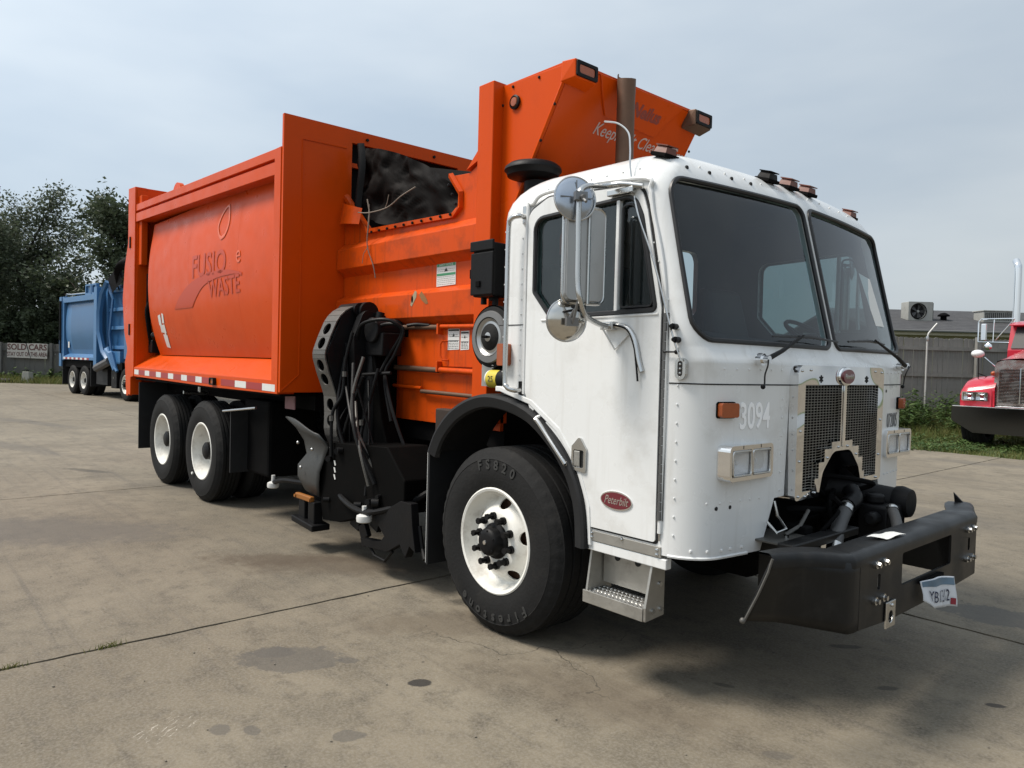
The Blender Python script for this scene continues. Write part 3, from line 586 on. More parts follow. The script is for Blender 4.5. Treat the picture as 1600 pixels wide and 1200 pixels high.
for i, (px, D, lb_) in enumerate(((-10, 43.5, 'low dark shrub above the fence left of the sign'), (70, 43.5, 'low dark shrub above the right end of the sign'), (135, 43, 'low dark shrub above the fence beside the blue truck'), (215, 43, 'low shrub behind the fence, hidden by the orange tailgate'))):
    tree('shrub', lb_, *at(px, D), 4.2, 100+i, .62, .12, 26, (.030, .043, .024), (.10, .125, .07), start=.05, group='shrubs behind the left fence')['category'] = 'shrub'

# ================================================================== the orange and white refuse truck
T = thing('garbage_truck', 'orange and white side loading garbage truck with a black robotic arm, nearest and largest', 'garbage truck')

# ---- cab shell ----------------------------------------------------
HW = 1.17
def Xc(z):
    if z <= 1.60: return 1.425
    if z <= 1.675: return 1.425-.040*(z-1.60)/.075
    if z <= 2.42: return 1.385-.247*(z-1.675)
    t = min(1, (z-2.42)/.22); return 1.201-.247*(z-2.42)-.16*(1-math.sqrt(max(0, 1-t*t)))
def RC(z): return .17-.09*min(1, max(0, (z-1.56)/.14))+.10*max(0, (z-2.46)/.2)
def Xf(y, z, w=HW):
    rc = RC(z)
    a = abs(y); x = Xc(z)-.10*(a/HW)**2
    if a > w-rc: x -= rc*(1-math.sqrt(max(0, 1-((a-(w-rc))/rc)**2)))
    return x
def halfw(z): t = min(1, max(0, (z-2.38)/.26)); return HW-.26*(1-math.sqrt(max(0, 1-t*t)))
def Xr(z): t = min(1, max(0, (z-2.38)/.26)); return -.04+.30*(1-math.sqrt(max(0, 1-t*t)))
zs = [.70, .9, 1.1, 1.3, 1.45, 1.56, 1.592, 1.602, 1.62, 1.64, 1.66, 1.675, 1.69, 1.8, 2.0, 2.2, 2.32, 2.38]+[2.38+.26*math.sin(RAD(a)) for a in (12, 24, 36, 48, 58, 67, 75, 82, 87, 90)]
def outline(z):
    w, xr = halfw(z), Xr(z); rc = RC(z)
    xs_ = Xf(w, z, w); pts = []
    rr = .07
    pts += [(xr, -(w-rr)*(1-i/4)) for i in range(4)][::-1] if False else []
    half = [(xr, -y) for y in (0, .3, .6, .9*(w-rr)/(HW-rr))]+[(xr+rr*(1-math.cos(a)), -(w-rr+rr*math.sin(a))) for a in (0, RAD(30), RAD(60), RAD(90))]
    half += [(xr+rr+(xs_-xr-rr)*i/8, -w) for i in range(1, 8)]
    ys_ = [w]+[w-rc+rc*math.cos(RAD(a)) for a in (8, 16, 24, 32, 40, 48, 56, 64, 72, 81, 90)]
    half += [(Xf(y, z, w), -y) for y in ys_]+[(Xf(y, z, w), -y) for y in [k*(w-rc)/16 for k in range(15, -1, -1)]]
    return half+[(x, -y) for x, y in half[-2:0:-1]]
mb = MB(); rings = [[(x, y, z) for x, y in outline(z)] for z in zs]
top = rings[-1]; cx = sum(p[0] for p in top)/len(top)
for sc, dz in ((.9, .012), (.7, .027), (.4, .038), (.12, .042)): rings.append([(cx+(p[0]-cx)*sc, p[1]*sc, 2.64+dz) for p in top])
n = len(rings[0]); mb.v = [p for r in rings for p in r]
mb.f = [(i*n+k, i*n+(k+1) % n, (i+1)*n+(k+1) % n, (i+1)*n+k) for i in range(len(rings)-1) for k in range(n)]+[tuple((len(rings)-1)*n+k for k in range(n))]
mb.m = [0]*len(mb.f)
no = len(rings)*n                                   # inner lining: the same rings drawn in
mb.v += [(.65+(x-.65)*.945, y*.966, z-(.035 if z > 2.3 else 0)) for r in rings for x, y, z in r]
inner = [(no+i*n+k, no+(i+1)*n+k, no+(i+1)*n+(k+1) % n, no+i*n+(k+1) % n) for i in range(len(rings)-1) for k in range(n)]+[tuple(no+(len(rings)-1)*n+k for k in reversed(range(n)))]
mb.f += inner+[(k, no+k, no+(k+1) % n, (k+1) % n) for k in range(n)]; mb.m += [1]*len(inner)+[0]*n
shell = part('cab_shell', mb, [WHITE, WHITE_IN], T, 40)
DOOR = fillet([(.205, 2.40, .07), (.36, 2.465, .10), (.985, 2.43, .10), (1.03, 2.30, .1), (1.125, 1.84, .04), (1.13, .755, .015), (.70, .755, .015), (.665, .92, .1), (.56, 1.05, .15), (.26, 1.31, .06), (.21, 1.41, .06)], 5)
WIN = fillet([(.262, 2.36, .07), (.95, 2.385, .12), (1.00, 2.28, .1), (1.095, 1.835, .02), (.395, 1.822, .02), (.265, 1.96, .03)], 5)
WS = [(-.045, 2.485, .07), (-1.045, 2.475, .10), (-1.115, 1.76, .14), (-1.02, 1.705, .10), (-.035, 1.70, .06)]
def wsr(off=0):
    o = [(-.035-off, 2.475-off, .06), (-1.118+off, 2.462-off, .09), (-1.125+off, 2.1, .3), (-1.13+off, 1.702+off, .10), (-.032-off, 1.695+off, .05)]
    return fillet(o, 6)
c = MB()
for s in (1, -1): c.plate([(y*s, z) for y, z in wsr()], 'x', .8, 1.7)
c.plate(WIN, 'y', -1.3, -1.1); c.plate(WIN, 'y', 1.1, 1.3)
for s in (1, -1): c.plate(rrect(*sorted((s*.32, s*.73)), 1.95, 2.42, .08), 'x', -.2, .12)      # rear windows
boolean(shell, c)
ARCH = [(.60+.0, .50), (.72, .50), (.705, .66), (.69, .86), (.61, 1.04), (.46, 1.21), (.24, 1.345), (-.05, 1.41), (-.2, 1.40), (-.2, .5)]
c = MB(); c.plate(ARCH, 'y', -1.4, 1.4)
boolean(shell, c)
c = MB(); c.plate([(-.50, 1.55), (.50, 1.55), (.52, .95), (.60, .945), (.78, .5), (-.78, .5), (-.60, .945), (-.52, .95)], 'x', 1.30, 1.7)
boolean(shell, c)
# white sheet metal closing the floor, and dark floor, firewall
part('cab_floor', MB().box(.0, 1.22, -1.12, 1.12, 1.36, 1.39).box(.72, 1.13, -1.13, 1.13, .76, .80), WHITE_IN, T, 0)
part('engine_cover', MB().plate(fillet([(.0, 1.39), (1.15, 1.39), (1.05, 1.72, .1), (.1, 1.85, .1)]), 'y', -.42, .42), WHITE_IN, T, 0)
part('dashboard', MB().plate(fillet([(1.31, 1.40), (1.34, 1.66), (1.05, 1.70, .05), (.98, 1.58, .05), (1.0, 1.40)]), 'y', -.80, .80), mat('dashboard_grey', (.05, .052, .055), .7), T, 0)
for s in (-1, 1):
    st = part('seat', MB().box(.30, .72, s*.78-.25, s*.78+.25, 1.50, 1.64), mat('seat_vinyl', (.03, .03, .033), .6), T, 0, .04)
    part('backrest', MB().hexa([(.20, s*.78-.24, 1.62), (.34, s*.78-.24, 1.62), (.34, s*.78+.24, 1.62), (.20, s*.78+.24, 1.62), (.10, s*.78-.22, 2.15), (.20, s*.78-.22, 2.15), (.20, s*.78+.22, 2.15), (.10, s*.78+.22, 2.15)]), MATS['seat_vinyl'], st, 0, .04)
    wh = MB(); cw = Vector((.90, s*.78, 1.78)); ax = Vector((.55, 0, .83)).normalized(); e1 = Vector((0, 1, 0)); e2 = ax.cross(e1)
    wh.tube([cw+(e1*math.cos(a)+e2*math.sin(a))*.22 for a in [k*PI/12 for k in range(24)]], .014, 6, closed=True)
    for a in (.3, 2.4, 4.5): wh.tube([cw-ax*.03, cw+(e1*math.cos(a)+e2*math.sin(a))*.21], .012, 5)
    wh.cyl(cw-ax*.35, cw-ax*.02, .03, 8)
    part('steering_wheel', wh, BLACK, T)
# ---- doors ----------------------------------------------------------
PIANO = mat('piano_hinge', (.13, .13, .128), .45, .6, var=.3, dirt=.5)
for s in (-1, 1):
    y0, y1 = s*HW, s*(HW+.012)
    d = part('door', MB().plate(DOOR, 'y', s*(HW-.03), y1, [WIN]), WHITE, T, 0, .004)
    # dark strip painted as the shadow gap round the door and a raised bead above it
    big = [(p[0]+(.010 if p[0] > .6 else -.010), p[1]+(.010 if p[1] > 1.6 else -.010)) for p in DOOR]
    part('door_gap_strip', MB().plate(big, 'y', s*(HW-.028), s*(HW+.0035), [WIN]), GAP, d, 0)
    bead = [(.195, 1.40), (.19, 2.36), (.235, 2.45), (.38, 2.495), (.98, 2.462), (1.035, 2.40), (1.055, 2.30), (1.148, 1.84), (1.150, .80)]
    part('door_frame_bead', MB().tube([(x, s*(HW+.004), z) for x, z in spline([Vector((x, z)) for x, z in bead], 6)], .011, 8), WHITE, T)
    def gl(scale): return WIN
    part('window_gasket', MB().tube([(x, s*(HW+.010), z) for x, z in densify(WIN, .06)], .013, 6, closed=True), SEAL, d)
    part('door_window', MB().plate(WIN, 'y', s*(HW-.012), s*(HW-.008)), GLASS_S, d, 0)
    part('vent_divider', MB().box(.842, .862, min(s*(HW-.01), s*(HW+.018)), max(s*(HW-.01), s*(HW+.018)), 1.835, 2.385), WHITE, d, 0, .003)
    part('vent_window_frame', MB().tube([(x, s*(HW+.004), z) for x, z in fillet([(.875, 2.345, .02), (.945, 2.35, .07), (.985, 2.26, .05), (1.07, 1.855, .02), (.875, 1.853, .02)], 4)], .007, 6, closed=True), SEAL, d)
    part('window_sill_trim', MB().tube([(.33, s*(HW+.013), 1.805), (1.11, s*(HW+.013), 1.815)], .006, 6), WHITE, d)
    hg = part('hinge_leaf', MB().box(1.136, 1.164, min(s*(HW-.01), s*(HW+.006)), max(s*(HW-.01), s*(HW+.006)), .86, 1.82), PIANO, T, 0)
    for k in range(22):
        z = .862+k*.0436
        part('hinge_knuckle', MB().cyl((1.150, s*(HW+.010), z), (1.150, s*(HW+.010), z+.0405), .0105, 8), PIANO, hg)
    part('hinge_rod', MB().cyl((1.150, s*(HW+.006), .765), (1.150, s*(HW+.006), .86), .004, 6), STEEL, T)
    # door handle: arrow-topped paddle latch
    h = part('door_handle', MB().plate(fillet([(.590, 1.03, .012), (.690, 1.022, .012), (.692, 1.145, .008), (.645, 1.205, .015), (.592, 1.152, .008)], 4), 'y', s*(HW+.012), s*(HW+.024), [rrect(.606, .676, 1.045, 1.135, .01)]), STEEL, d, 0, .003)
    part('latch_cup', MB().plate(rrect(.600, .684, 1.038, 1.142, .01), 'y', s*(HW+.0125), s*(HW+.014)), GAP, h, 0)
    part('paddle', MB().box(.61, .650, min(s*(HW+.016), s*(HW+.026)), max(s*(HW+.016), s*(HW+.026)), 1.05, 1.13), ALU, h, 0, .004)
    # oval maker's badge
    el = circ2(.893, .912, .100, 32, .046)
    bd = part('maker_badge', MB().plate(el, 'y', s*(HW+.012), s*(HW+.017)), CHROME, d, 0)
    part('badge_face', MB().plate(circ2(.893, .912, .094, 32, .040), 'y', s*(HW+.0171), s*(HW+.0185)), BADGE, bd, 0)
    ux = (1, 0, 0) if s < 0 else (-1, 0, 0)
    text('badge_script', 'Peterbilt', .058, basis((.893, s*(HW+.0186), .912), ux, (0, 0, 1)), CHROME, bd, .001, shear=.35, sx=.74)
    # rivets round the door opening
    rv = [(.150, z) for z in np.arange(1.42, 2.42, .085)]+[(-.015+.02, z) for z in np.arange(1.42, 2.36, .1)]+[(1.215-.03*0, z) for z in np.arange(.80, 1.80, .086)]
    rv += [(1.175-.20*(z-1.82)/.6+.0, z) for z in np.arange(1.88, 2.44, .09)]+[(x, 2.525) for x in np.arange(.30, 1.0, .105)]+[(x, 1.797) for x in (.92, .99, 1.06)]
    q = MB().sphere((0, 0, 0), .0055, 6, 4).mesh('rivet', WHITE)
    for x, z in rv:
        o = link('rivet', q, T); yy = HW if z < 2.39 else halfw(z); 
        if x > 1.0: # forward of the side flat, follow the corner
            lo, hi = 0.6, yy
            for _ in range(24):
                md_ = (lo+hi)/2
                if Xf(md_, z, halfw(z)) > x: lo = md_
                else: hi = md_
            yy = lo
        o.location = (x, s*(yy+.001), z)
    part('panel_joint', MB().box(-.035, .185, min(s*(HW-.004), s*(HW+.0025)), max(s*(HW-.004), s*(HW+.0025)), 1.784, 1.789), GAP, T, 0)
    # grab handle behind the door
    gp = part('grab_handle', MB().tube(spline([(.168, s*(HW+.005), 2.385), (.168, s*(HW+.05), 2.385), (.125, s*(HW+.07), 2.37), (.105, s*(HW+.07), 2.30), (.105, s*(HW+.07), 1.9), (.105, s*(HW+.07), 1.50), (.12, s*(HW+.07), 1.44), (.155, s*(HW+.05), 1.42), (.17, s*(HW+.005), 1.42)], 6), .0145, 10), STEEL, T)
    for z in (2.395, 1.42): part('handle_foot', MB().box(.154, .184, min(s*HW, s*(HW+.012)), max(s*HW, s*(HW+.012)), z-.05, z+.05), STEEL if z > 2 else BLACK, gp, 0, .003)
    gp = part('grab_handle', MB().tube(spline([(.335, s*(HW+.005), 1.285), (.335, s*(HW+.045), 1.27), (.365, s*(HW+.045), 1.25), (.55, s*(HW+.045), 1.075), (.565, s*(HW+.04), 1.055), (.575, s*(HW+.005), 1.045)], 5), .012, 8), STEEL, T, label='slanting grab handle low behind the door')
    for x, z in ((.31, 1.31), (.36, 1.265), (.55, 1.06), (.60, 1.02)): part('handle_foot', MB().obox((x, s*(HW+.006), z), (.022, .007, .016), Matrix.Rotation(RAD(45), 3, 'Y')), BLACK, gp, 0)
    part('side_marker_lamp', MB().plate(rrect(.0, .075, 1.555, 1.68, .012), 'y', s*HW, s*(HW+.045)), AMBER, T, 0, .008)
    # aluminium sill, white sill, oval corner lamp
    ps = part('sill_plate', MB().box(.715, 1.16, min(s*(HW-.03), s*(HW+.006)), max(s*(HW-.03), s*(HW+.006)), .685, .738), ALU, T, 0, .003)
    part('sill', MB().box(.70, 1.19, min(s*(HW-.04), s*(HW+.002)), max(s*(HW-.04), s*(HW+.002)), .635, .683), WHITE, T, 0, .004)
    sb = MB().sphere((0, 0, 0), .009, 8, 4).mesh('bolt', STEEL)
    for x, z in ((.735, .705), (.735, .725), (1.14, .70), (1.14, .722), (.93, .73)): o = link('bolt', sb, ps); o.location = (x, s*(HW+.007), z)
# arch trim (white) and rubber fenders
AR = [(.712, .64), (.70, .80), (.665, .93), (.60, 1.05), (.47, 1.19), (.26, 1.325), (.0, 1.385), (-.22, 1.37), (-.44, 1.275), (-.60, 1.13), (-.68, .99)]
for s in (-1, 1):
    sp = spline([Vector(p) for p in AR], 5); n = len(sp)
    def fn(u, v, sp=sp, s=s, n=n):
        i = min(n-1, int(round(u*(n-1)))); p = sp[i]; q = (sp[min(i+1, n-1)]-sp[max(i-1, 0)]).normalized(); nn = Vector((q.y, -q.x))   # outward
        if nn.dot(p-Vector((0, .55))) < 0: nn = -nn
        prof = [(-.085, -1.178), (-.075, -1.196), (-.02, -1.212), (-.004, -1.205), (0, -1.18), (-.004, -.74), (-.02, -.735), (-.02, -1.17), (-.085, -1.165)]
        k = prof[int(round(v*8))]; pp = p+nn*k[0]
        return (pp.x, -s*k[1], pp.y)
    fd = part('fender', MB().grid(fn, n, 9), FEND, T, 30)
    part('mudflap', MB().box(-.69, -.672, *sorted((s*1.19, s*.70)), .25, 1.0), FEND, fd, 0)
    part('flap_edge', MB().box(-.693, -.690, *sorted((s*1.192, s*1.186)), .26, .98), WHL, fd, 0)
    part('arch_panel', MB().plate([(.716, .66), (.735, .66), (.72, .86), (.64, 1.06), (.49, 1.235), (.27, 1.37), (.0, 1.435), (-.04, 1.435), (-.04, 1.405), (.0, 1.405), (.25, 1.345), (.465, 1.215), (.615, 1.045), (.695, .86)], 'y', s*(HW-.02), s*(HW+.016)), WHITE, T, 0, .005)
# step box under each door
for s in (-1, 1):
    y = lambda a: s*a
    stp = part('step_box', MB().box(.73, 1.09, *sorted((y(1.06), y(1.072))), .46, .64).hexa([(.71, y(1.192), .385), (.722, y(1.192), .385), (.722, y(1.0), .385), (.71, y(1.0), .385), (.71, y(1.15), .66), (.722, y(1.15), .66), (.722, y(1.0), .66), (.71, y(1.0), .66)]), ALU, T, 0)
    part('end_bracket', MB().plate(fillet([(y(1.202), .375), (y(1.202), .44), (y(1.15), .67), (y(1.06), .67), (y(1.06), .52), (y(1.06), .50), (y(1.06), .385)], 3), 'x', 1.09, 1.105), ALU, stp, 0, .003)
    part('step_nose', MB().box(.71, 1.09, *sorted((y(1.207), y(1.196))), .375, .437).box(.71, 1.09, *sorted((y(1.196), y(1.20))), .375, .382), ALU, stp, 0, .003)
    part('tread_plate', MB().box(.723, 1.089, *sorted((y(1.194), y(1.062))), .418, .424), mat('tread_dark', (.09, .09, .09), .5, .6), stp, 0)
    tt = MB()
    for i in range(15):
        for j in range(4): tt.lathe([(.009, .424), (.0055, .434), (.002, .434)], (.735+i*.0245, y(1.180-j*.037), 0), 'z', 7)
    for j in range(3): tt.box(.725, 1.087, *sorted((y(1.113-j*.037), y(1.159-j*.037))), .4242, .430)
    part('tread_teeth', tt, mat('bright_tread', (.62, .61, .58), .35, .8, dirt=.5, dcol=(.2, .18, .16), dscale=14), stp)
    hb = MB().cyl((0, -.0, 0), (0, .004*s, 0), .017, 12).mesh('bolt_hole', GAP)
    for x in (.82, .95, 1.07): o = link('bolt_hole', hb, stp); o.location = (x, y(1.0725), .60)
    for yy, z in ((1.15, .42), (1.09, .42), (1.10, .54), (1.09, .62)):
        part('bolt', MB().cyl((1.105, y(yy), z), (1.113, y(yy), z), .012, 8), STEEL, stp)

# ---- windscreens -----------------------------------------------------
for s in (1, -1):
    o = [(y*s, z) for y, z in wsr(.006)]
    den = densify(o, .05)
    def surf(y, z, t): return (Xf(y, z)-t, y, z)
    # curved pane: clip a grid to the outline through triangulating strips
    mbp = MB(); NY, NZ = 26, 14
    zlo, zhi = min(p[1] for p in o), max(p[1] for p in o)
    def yrange(z):
        ys_ = []
        for i in range(len(o)):
            a, b_ = o[i], o[(i+1) % len(o)]
            if (a[1]-z)*(b_[1]-z) <= 0 and abs(a[1]-b_[1]) > 1e-9: ys_.append(a[0]+(b_[0]-a[0])*(z-a[1])/(b_[1]-a[1]))
        return (min(ys_), max(ys_)) if ys_ else (0, 0)
    def fnp(u, v):
        z = zlo+.0005+(zhi-zlo-.001)*(.5-.5*math.cos(PI*v)); a, b_ = yrange(z); y = a+(b_-a)*u; return (Xf(y, z)-.012, y, z)
    pane = part('windscreen', mbp.grid(fnp, NY, 22), GLASS, T, 60)
    part('gasket', MB().tube([(Xf(y, z)+.001, y, z) for y, z in densify([(y*s, z) for y, z in wsr(-.002)], .03)], .0125, 7, closed=True), SEAL, pane)
# paper inside the left windscreen
part('permit_sheet', MB().add([(1.215, .66, 2.18), (1.20, .86, 2.16), (1.27, .93, 1.86), (1.285, .77, 1.86)], [(0, 1, 2, 3)]), PAPER, T, 0)
# wipers
for s in (-1, 1):
    pv = Vector((1.415, s*.80+.02, 1.618))
    if s < 0: tipm, b0, b1 = Vector((1.395, -.42, 1.745)), Vector((1.385, -.66, 1.738)), Vector((1.408, -.02, 1.735))
    else: pv = Vector((1.39, .93, 1.615)); tipm, b0, b1 = Vector((1.40, .42, 1.755)), Vector((1.408, .10, 1.742)), Vector((1.392, .62, 1.745))
    wp = part('wiper', MB().tube([pv+Vector((.02, 0, 0)), pv.lerp(tipm, .35)+Vector((.035, 0, 0)), tipm+Vector((.03, 0, 0))], [.014, .011, .006], 8), BLACK, T)
    part('blade', MB().tube([b0+Vector((.008, 0, -.006)), b0.lerp(b1, .5)+Vector((.022, 0, .006)), b1+Vector((.008, 0, -.006))], [.005, .009, .005], 6), SEAL, wp)
    part('pivot', MB().cyl(pv-Vector((.03, 0, 0)), pv+Vector((.035, 0, 0)), .019, 12).cyl(pv-Vector((.02, 0, 0)), pv-Vector((-.004, 0, 0)), .03, 14), CHROME, wp)
    part('washer_hose', MB().tube(spline([pv+Vector((.04, .02*s, .0)), pv+Vector((.035, -.015, -.03)), pv+Vector((.02, -.01, -.07)), pv+Vector((.008, .01, -.11)), pv+Vector((.012, .0, -.125))], 5), .004, 5), SEAL, wp)
    part('hose_nozzle', MB().sphere(pv+Vector((.006, .0, -.128)), .012, 8, 5), BLACK, wp)
# roof marker lamps
lm1 = MB().hexa([(-.04, -.046, 0), (.036, -.046, -.008), (.036, .046, -.008), (-.04, .046, 0), (-.032, -.036, .032), (.028, -.036, .028), (.028, .036, .028), (-.032, .036, .032)])
for y, m_ in ((-1.0, AMBER_D), (-.22, BLACK), (0, AMBER_D), (.22, AMBER_D), (1.0, AMBER_D)):
    b_ = link('roof_marker_lamp', lm1.mesh('lamp', m_, 0), T); x = Xf(y, 2.595, halfw(2.595)); zz = 2.618-.006*(abs(y) > .5)
    b_.location = (x-.005, y, zz); b_.rotation_euler = (0, .30, 0)
    part('lamp_base', MB().box(-.05, .045, -.056, .056, -.02, -.001), BLACKF, b_, 0, .004)
    if m_ is BLACK: b_['label'] = 'roof marker lamp that has lost its amber lens'
    part('lamp_top', MB().box(-.038, .034, -.044, .044, .0325, .038), AMBER_D if m_ is not BLACK else BLACKF, b_, 0)
hm = MB().lathe([(0, .004), (.010, .003), (.012, -.004)], (0, 0, 0), 'x', 10).mesh('plug', GAP)
for y in (-.96, -.80, -.63, -.47): o = link('empty_lamp_hole', hm, T); o.location = (Xf(y, 2.535, halfw(2.535))+.002, y, 2.535)
for y in (-.85, -.66, -.5, -.35, -.2, .15, .3, .45, .6, .75): o = link('rivet', MATS and bpy.data.meshes.get('rivet'), T); o.location = (Xf(y, 2.56, halfw(2.56))+.002, y, 2.56)
# front: panel seam, rivets
def on_front(pts, off): return [(Xf(y, z)+off, y, z) for y, z in pts]
part('front_seam', MB().tube(on_front([(y, 1.498) for y in [1.169*math.sin(a) for a in np.linspace(-PI/2, PI/2, 120)]], .0), .0035, 5), GAP, T)
rvm = bpy.data.meshes['rivet']
for y in list(np.arange(-1.0, -.55, .085))+list(np.arange(.62, 1.1, .085)):
    for z in (1.57,): o = link('rivet', rvm, T); o.location = (Xf(y, z)+.001, y, z)
for sgn in (-1, 1):
    for z in np.arange(.98, 1.5, .09): o = link('rivet', rvm, T); o.location = (Xf(sgn*.56, z)+.001, sgn*.56, z)
    for y in np.arange(.72, 1.1, .07): o = link('rivet', rvm, T); o.location = (Xf(y, .955)+.001, sgn*y, .955)
    for z, y in ((.735, 1.12), (.735, 1.06), (.735, .98), (.735, .92), (.735, .84)): o = link('rivet', rvm, T); o.location = (Xf(y, z)+.001, sgn*y, z); o.scale = (1.5, 1.5, 1.5)
for y, z in ((-1.02, .93), (-.93, .93), (-1.0, 1.17), (.70, 1.46)): part('hole_plug', MB().lathe([(0, .003), (.009, .002), (.011, -.004)], (Xf(y, z), y, z), 'x', 10), GAP, T)
part('lower_lip', MB().tube(on_front([(y, .702) for y in np.linspace(-1.166, -.80, 20)], 0), .008, 6), WHITE, T); part('lower_lip', MB().tube(on_front([(y, .702) for y in np.linspace(.80, 1.166, 20)], 0), .008, 6), WHITE, T)
# oval vent on the corner
for s in (-1, 1):
    ov = part('oval_corner_lamp', MB().plate(rrect(1.205, 1.262, 1.515, 1.615, .027), 'y', -.012, .012, [rrect(1.220, 1.247, 1.53, 1.60, .013)]), STEEL, T, 0, .003)
    part('lens', MB().box(1.218, 1.25, -.010, -.004, 1.528, 1.602), GAP, ov, 0)
    for z in (1.545, 1.565, 1.585): part('contact', MB().sphere((1.233, -.010, z), .006, 6, 4), STEEL, ov)
    ov.location = (0, s*(HW-.008), 0)
# antenna / hose line along the pillar
ant = part('antenna', MB().tube(spline([(1.245, -1.18, 1.60), (1.22, -1.19, 1.68), (1.19, -1.187, 1.76), (1.10, -1.185, 2.05), (1.0, -1.18, 2.30), (.90, -1.13, 2.52), (.80, -1.06, 2.66), (.76, -1.04, 2.74), (.70, -1.04, 2.80), (.62, -1.04, 2.83)], 8), [.0045]*73, 6) if False else MB().tube(spline([(1.245, -1.185, 1.60), (1.22, -1.20, 1.68), (1.19, -1.20, 1.76), (1.09, -1.20, 2.05), (.98, -1.195, 2.30), (.90, -1.16, 2.52), (.86, -1.12, 2.64), (.82, -1.09, 2.73), (.75, -1.09, 2.79), (.66, -1.09, 2.82)], 8), .0045, 6), STEEL, T)
for x, y, z in ((1.215, -1.195, 1.695), (1.20, -1.195, 1.755)):
    part('antenna_clip', MB().cyl((x, y+.03, z), (x+.01, y-.012, z), .014, 12).cyl((x, y-.004, z), (x+.012, y-.028, z), .009, 10), BLACK, ant)
part('antenna_stay', MB().cyl((1.15, -1.19, 1.64), (1.235, -1.19, 1.64), .004, 6).sphere((1.225, -1.19, 1.64), .012, 8, 5), BLACK, ant)

# ---- grille ----------------------------------------------------------
GX0 = 1.408
gs = part('grille_surround', MB().plate(fillet([(-.50, .925, .02), (-.505, 1.598, .05), (.505, 1.598, .05), (.50, .955, .02), (.245, .955, .02), (.205, 1.05, .08), (.10, 1.150, .1), (-.10, 1.150, .1), (-.215, 1.05, .08), (-.255, .925, .01)], 6), 'x', GX0-.07, GX0+.045,
    [[(-.43, 1.50), (-.03, 1.50), (-.03, 1.20), (-.12, 1.20), (-.12, 1.165), (-.20, 1.165), (-.20, 1.10), (-.26, 1.10), (-.26, 1.02), (-.30, 1.02), (-.30, .965), (-.43, .965)],
     [(.43, 1.50), (.03, 1.50), (.03, 1.20), (.12, 1.20), (.12, 1.165), (.20, 1.165), (.20, 1.10), (.255, 1.10), (.255, 1.02), (.28, 1.02), (.28, .985), (.43, .985)]]), GCHROME, T, 0, .006)
gm = MB()
for k in range(38):
    z = .97+k*.0142
    for s in (-1, 1):
        a = .03 if z > 1.20 else (.12 if z > 1.165 else (.20 if z > 1.10 else (.26 if z > 1.02 else .29)))
        gm.box(GX0+.012, GX0+.016, *sorted((s*a, s*.43)), z-.0011, z+.0011)
for k in range(13):
    y = .03+k*.0333
    for s in (-1, 1):
        zb = .965 if y > .29 else (1.02 if y > .255 else (1.10 if y > .2 else (1.165 if y > .12 else 1.20)))
        gm.box(GX0+.0085, GX0+.0115, s*y-.0009, s*y+.0009, zb, 1.5)
part('grille_mesh', gm, mat('bright_wire', (.42, .415, .39), .35, .9), gs, 0)
part('radiator', MB().box(1.33, 1.335, -.45, .45, 1.24, 1.53).box(1.33, 1.335, -.45, -.27, .95, 1.24).box(1.33, 1.335, .27, .45, .96, 1.24), BLACKF, T, 0)
part('centre_bar', MB().box(GX0+.046, GX0+.054, -.012, .012, 1.17, 1.52), CHROME, gs, 0, .002)
bd = part('front_badge', MB().lathe([(0, .02), (.04, .018), (.078, .010), (.082, 0)], (GX0+.046, 0, 1.545), 'x', 32), CHROME, T); 
bd.data.transform(Matrix.Translation((0, 0, 1.545)) @ Matrix.Diagonal((1, 1, .62, 1)) @ Matrix.Translation((0, 0, -1.545)))
part('badge_face', MB().plate(circ2(0, 1.545, .066, 28, .038), 'x', GX0+.056, GX0+.0685), BADGE, bd, 0)
text('badge_script', 'Peterbilt', .036, basis((GX0+.0688, 0, 1.545), (0, 1, 0), (0, 0, 1)), CHROME, bd, .001, shear=.35, sx=.8)
gbm = MB().sphere((0, 0, 0), .007, 8, 4).mesh('screw', STEEL)
for y, z in ((-.47, 1.57), (-.38, 1.575), (.38, 1.575), (.47, 1.57), (-.47, 1.27), (-.47, 1.12), (-.47, .945), (-.40, .94), (-.30, .95), (.47, 1.30), (.46, 1.1), (.44, .97), (.28, .97), (-.05, 1.17), (.06, 1.17), (-.17, 1.12), (.17, 1.12), (0, 1.4)):
    o = link('screw', gbm, gs); o.location = (GX0+.047, y, z)
for s in (-1, 1):                      # six-armed vents punched in the top of the surround
    m6 = MB()
    for a in (0, 60, 120): m6.obox((GX0+.0462, s*.27, 1.53), (.0012, .020, .0035), Matrix.Rotation(RAD(a+30), 3, 'X'))
    part('punched_vent', m6, GAP, gs, 0)
    part('hanging_clip', MB().tube([(GX0+.0, s*.32+.03, .955), (GX0+.02, s*.32+.02, .90), (GX0+.03, s*.32-.03, .87), (GX0+.03, s*.32-.05, .90), (GX0-.01, s*.32-.04, .955)] if s > 0 else [(1.40, -.60, .93), (1.42, -.60, .86), (1.45, -.57, .80), (1.45, -.66, .79), (1.41, -.68, .84)], .007, 6), STEEL, T)
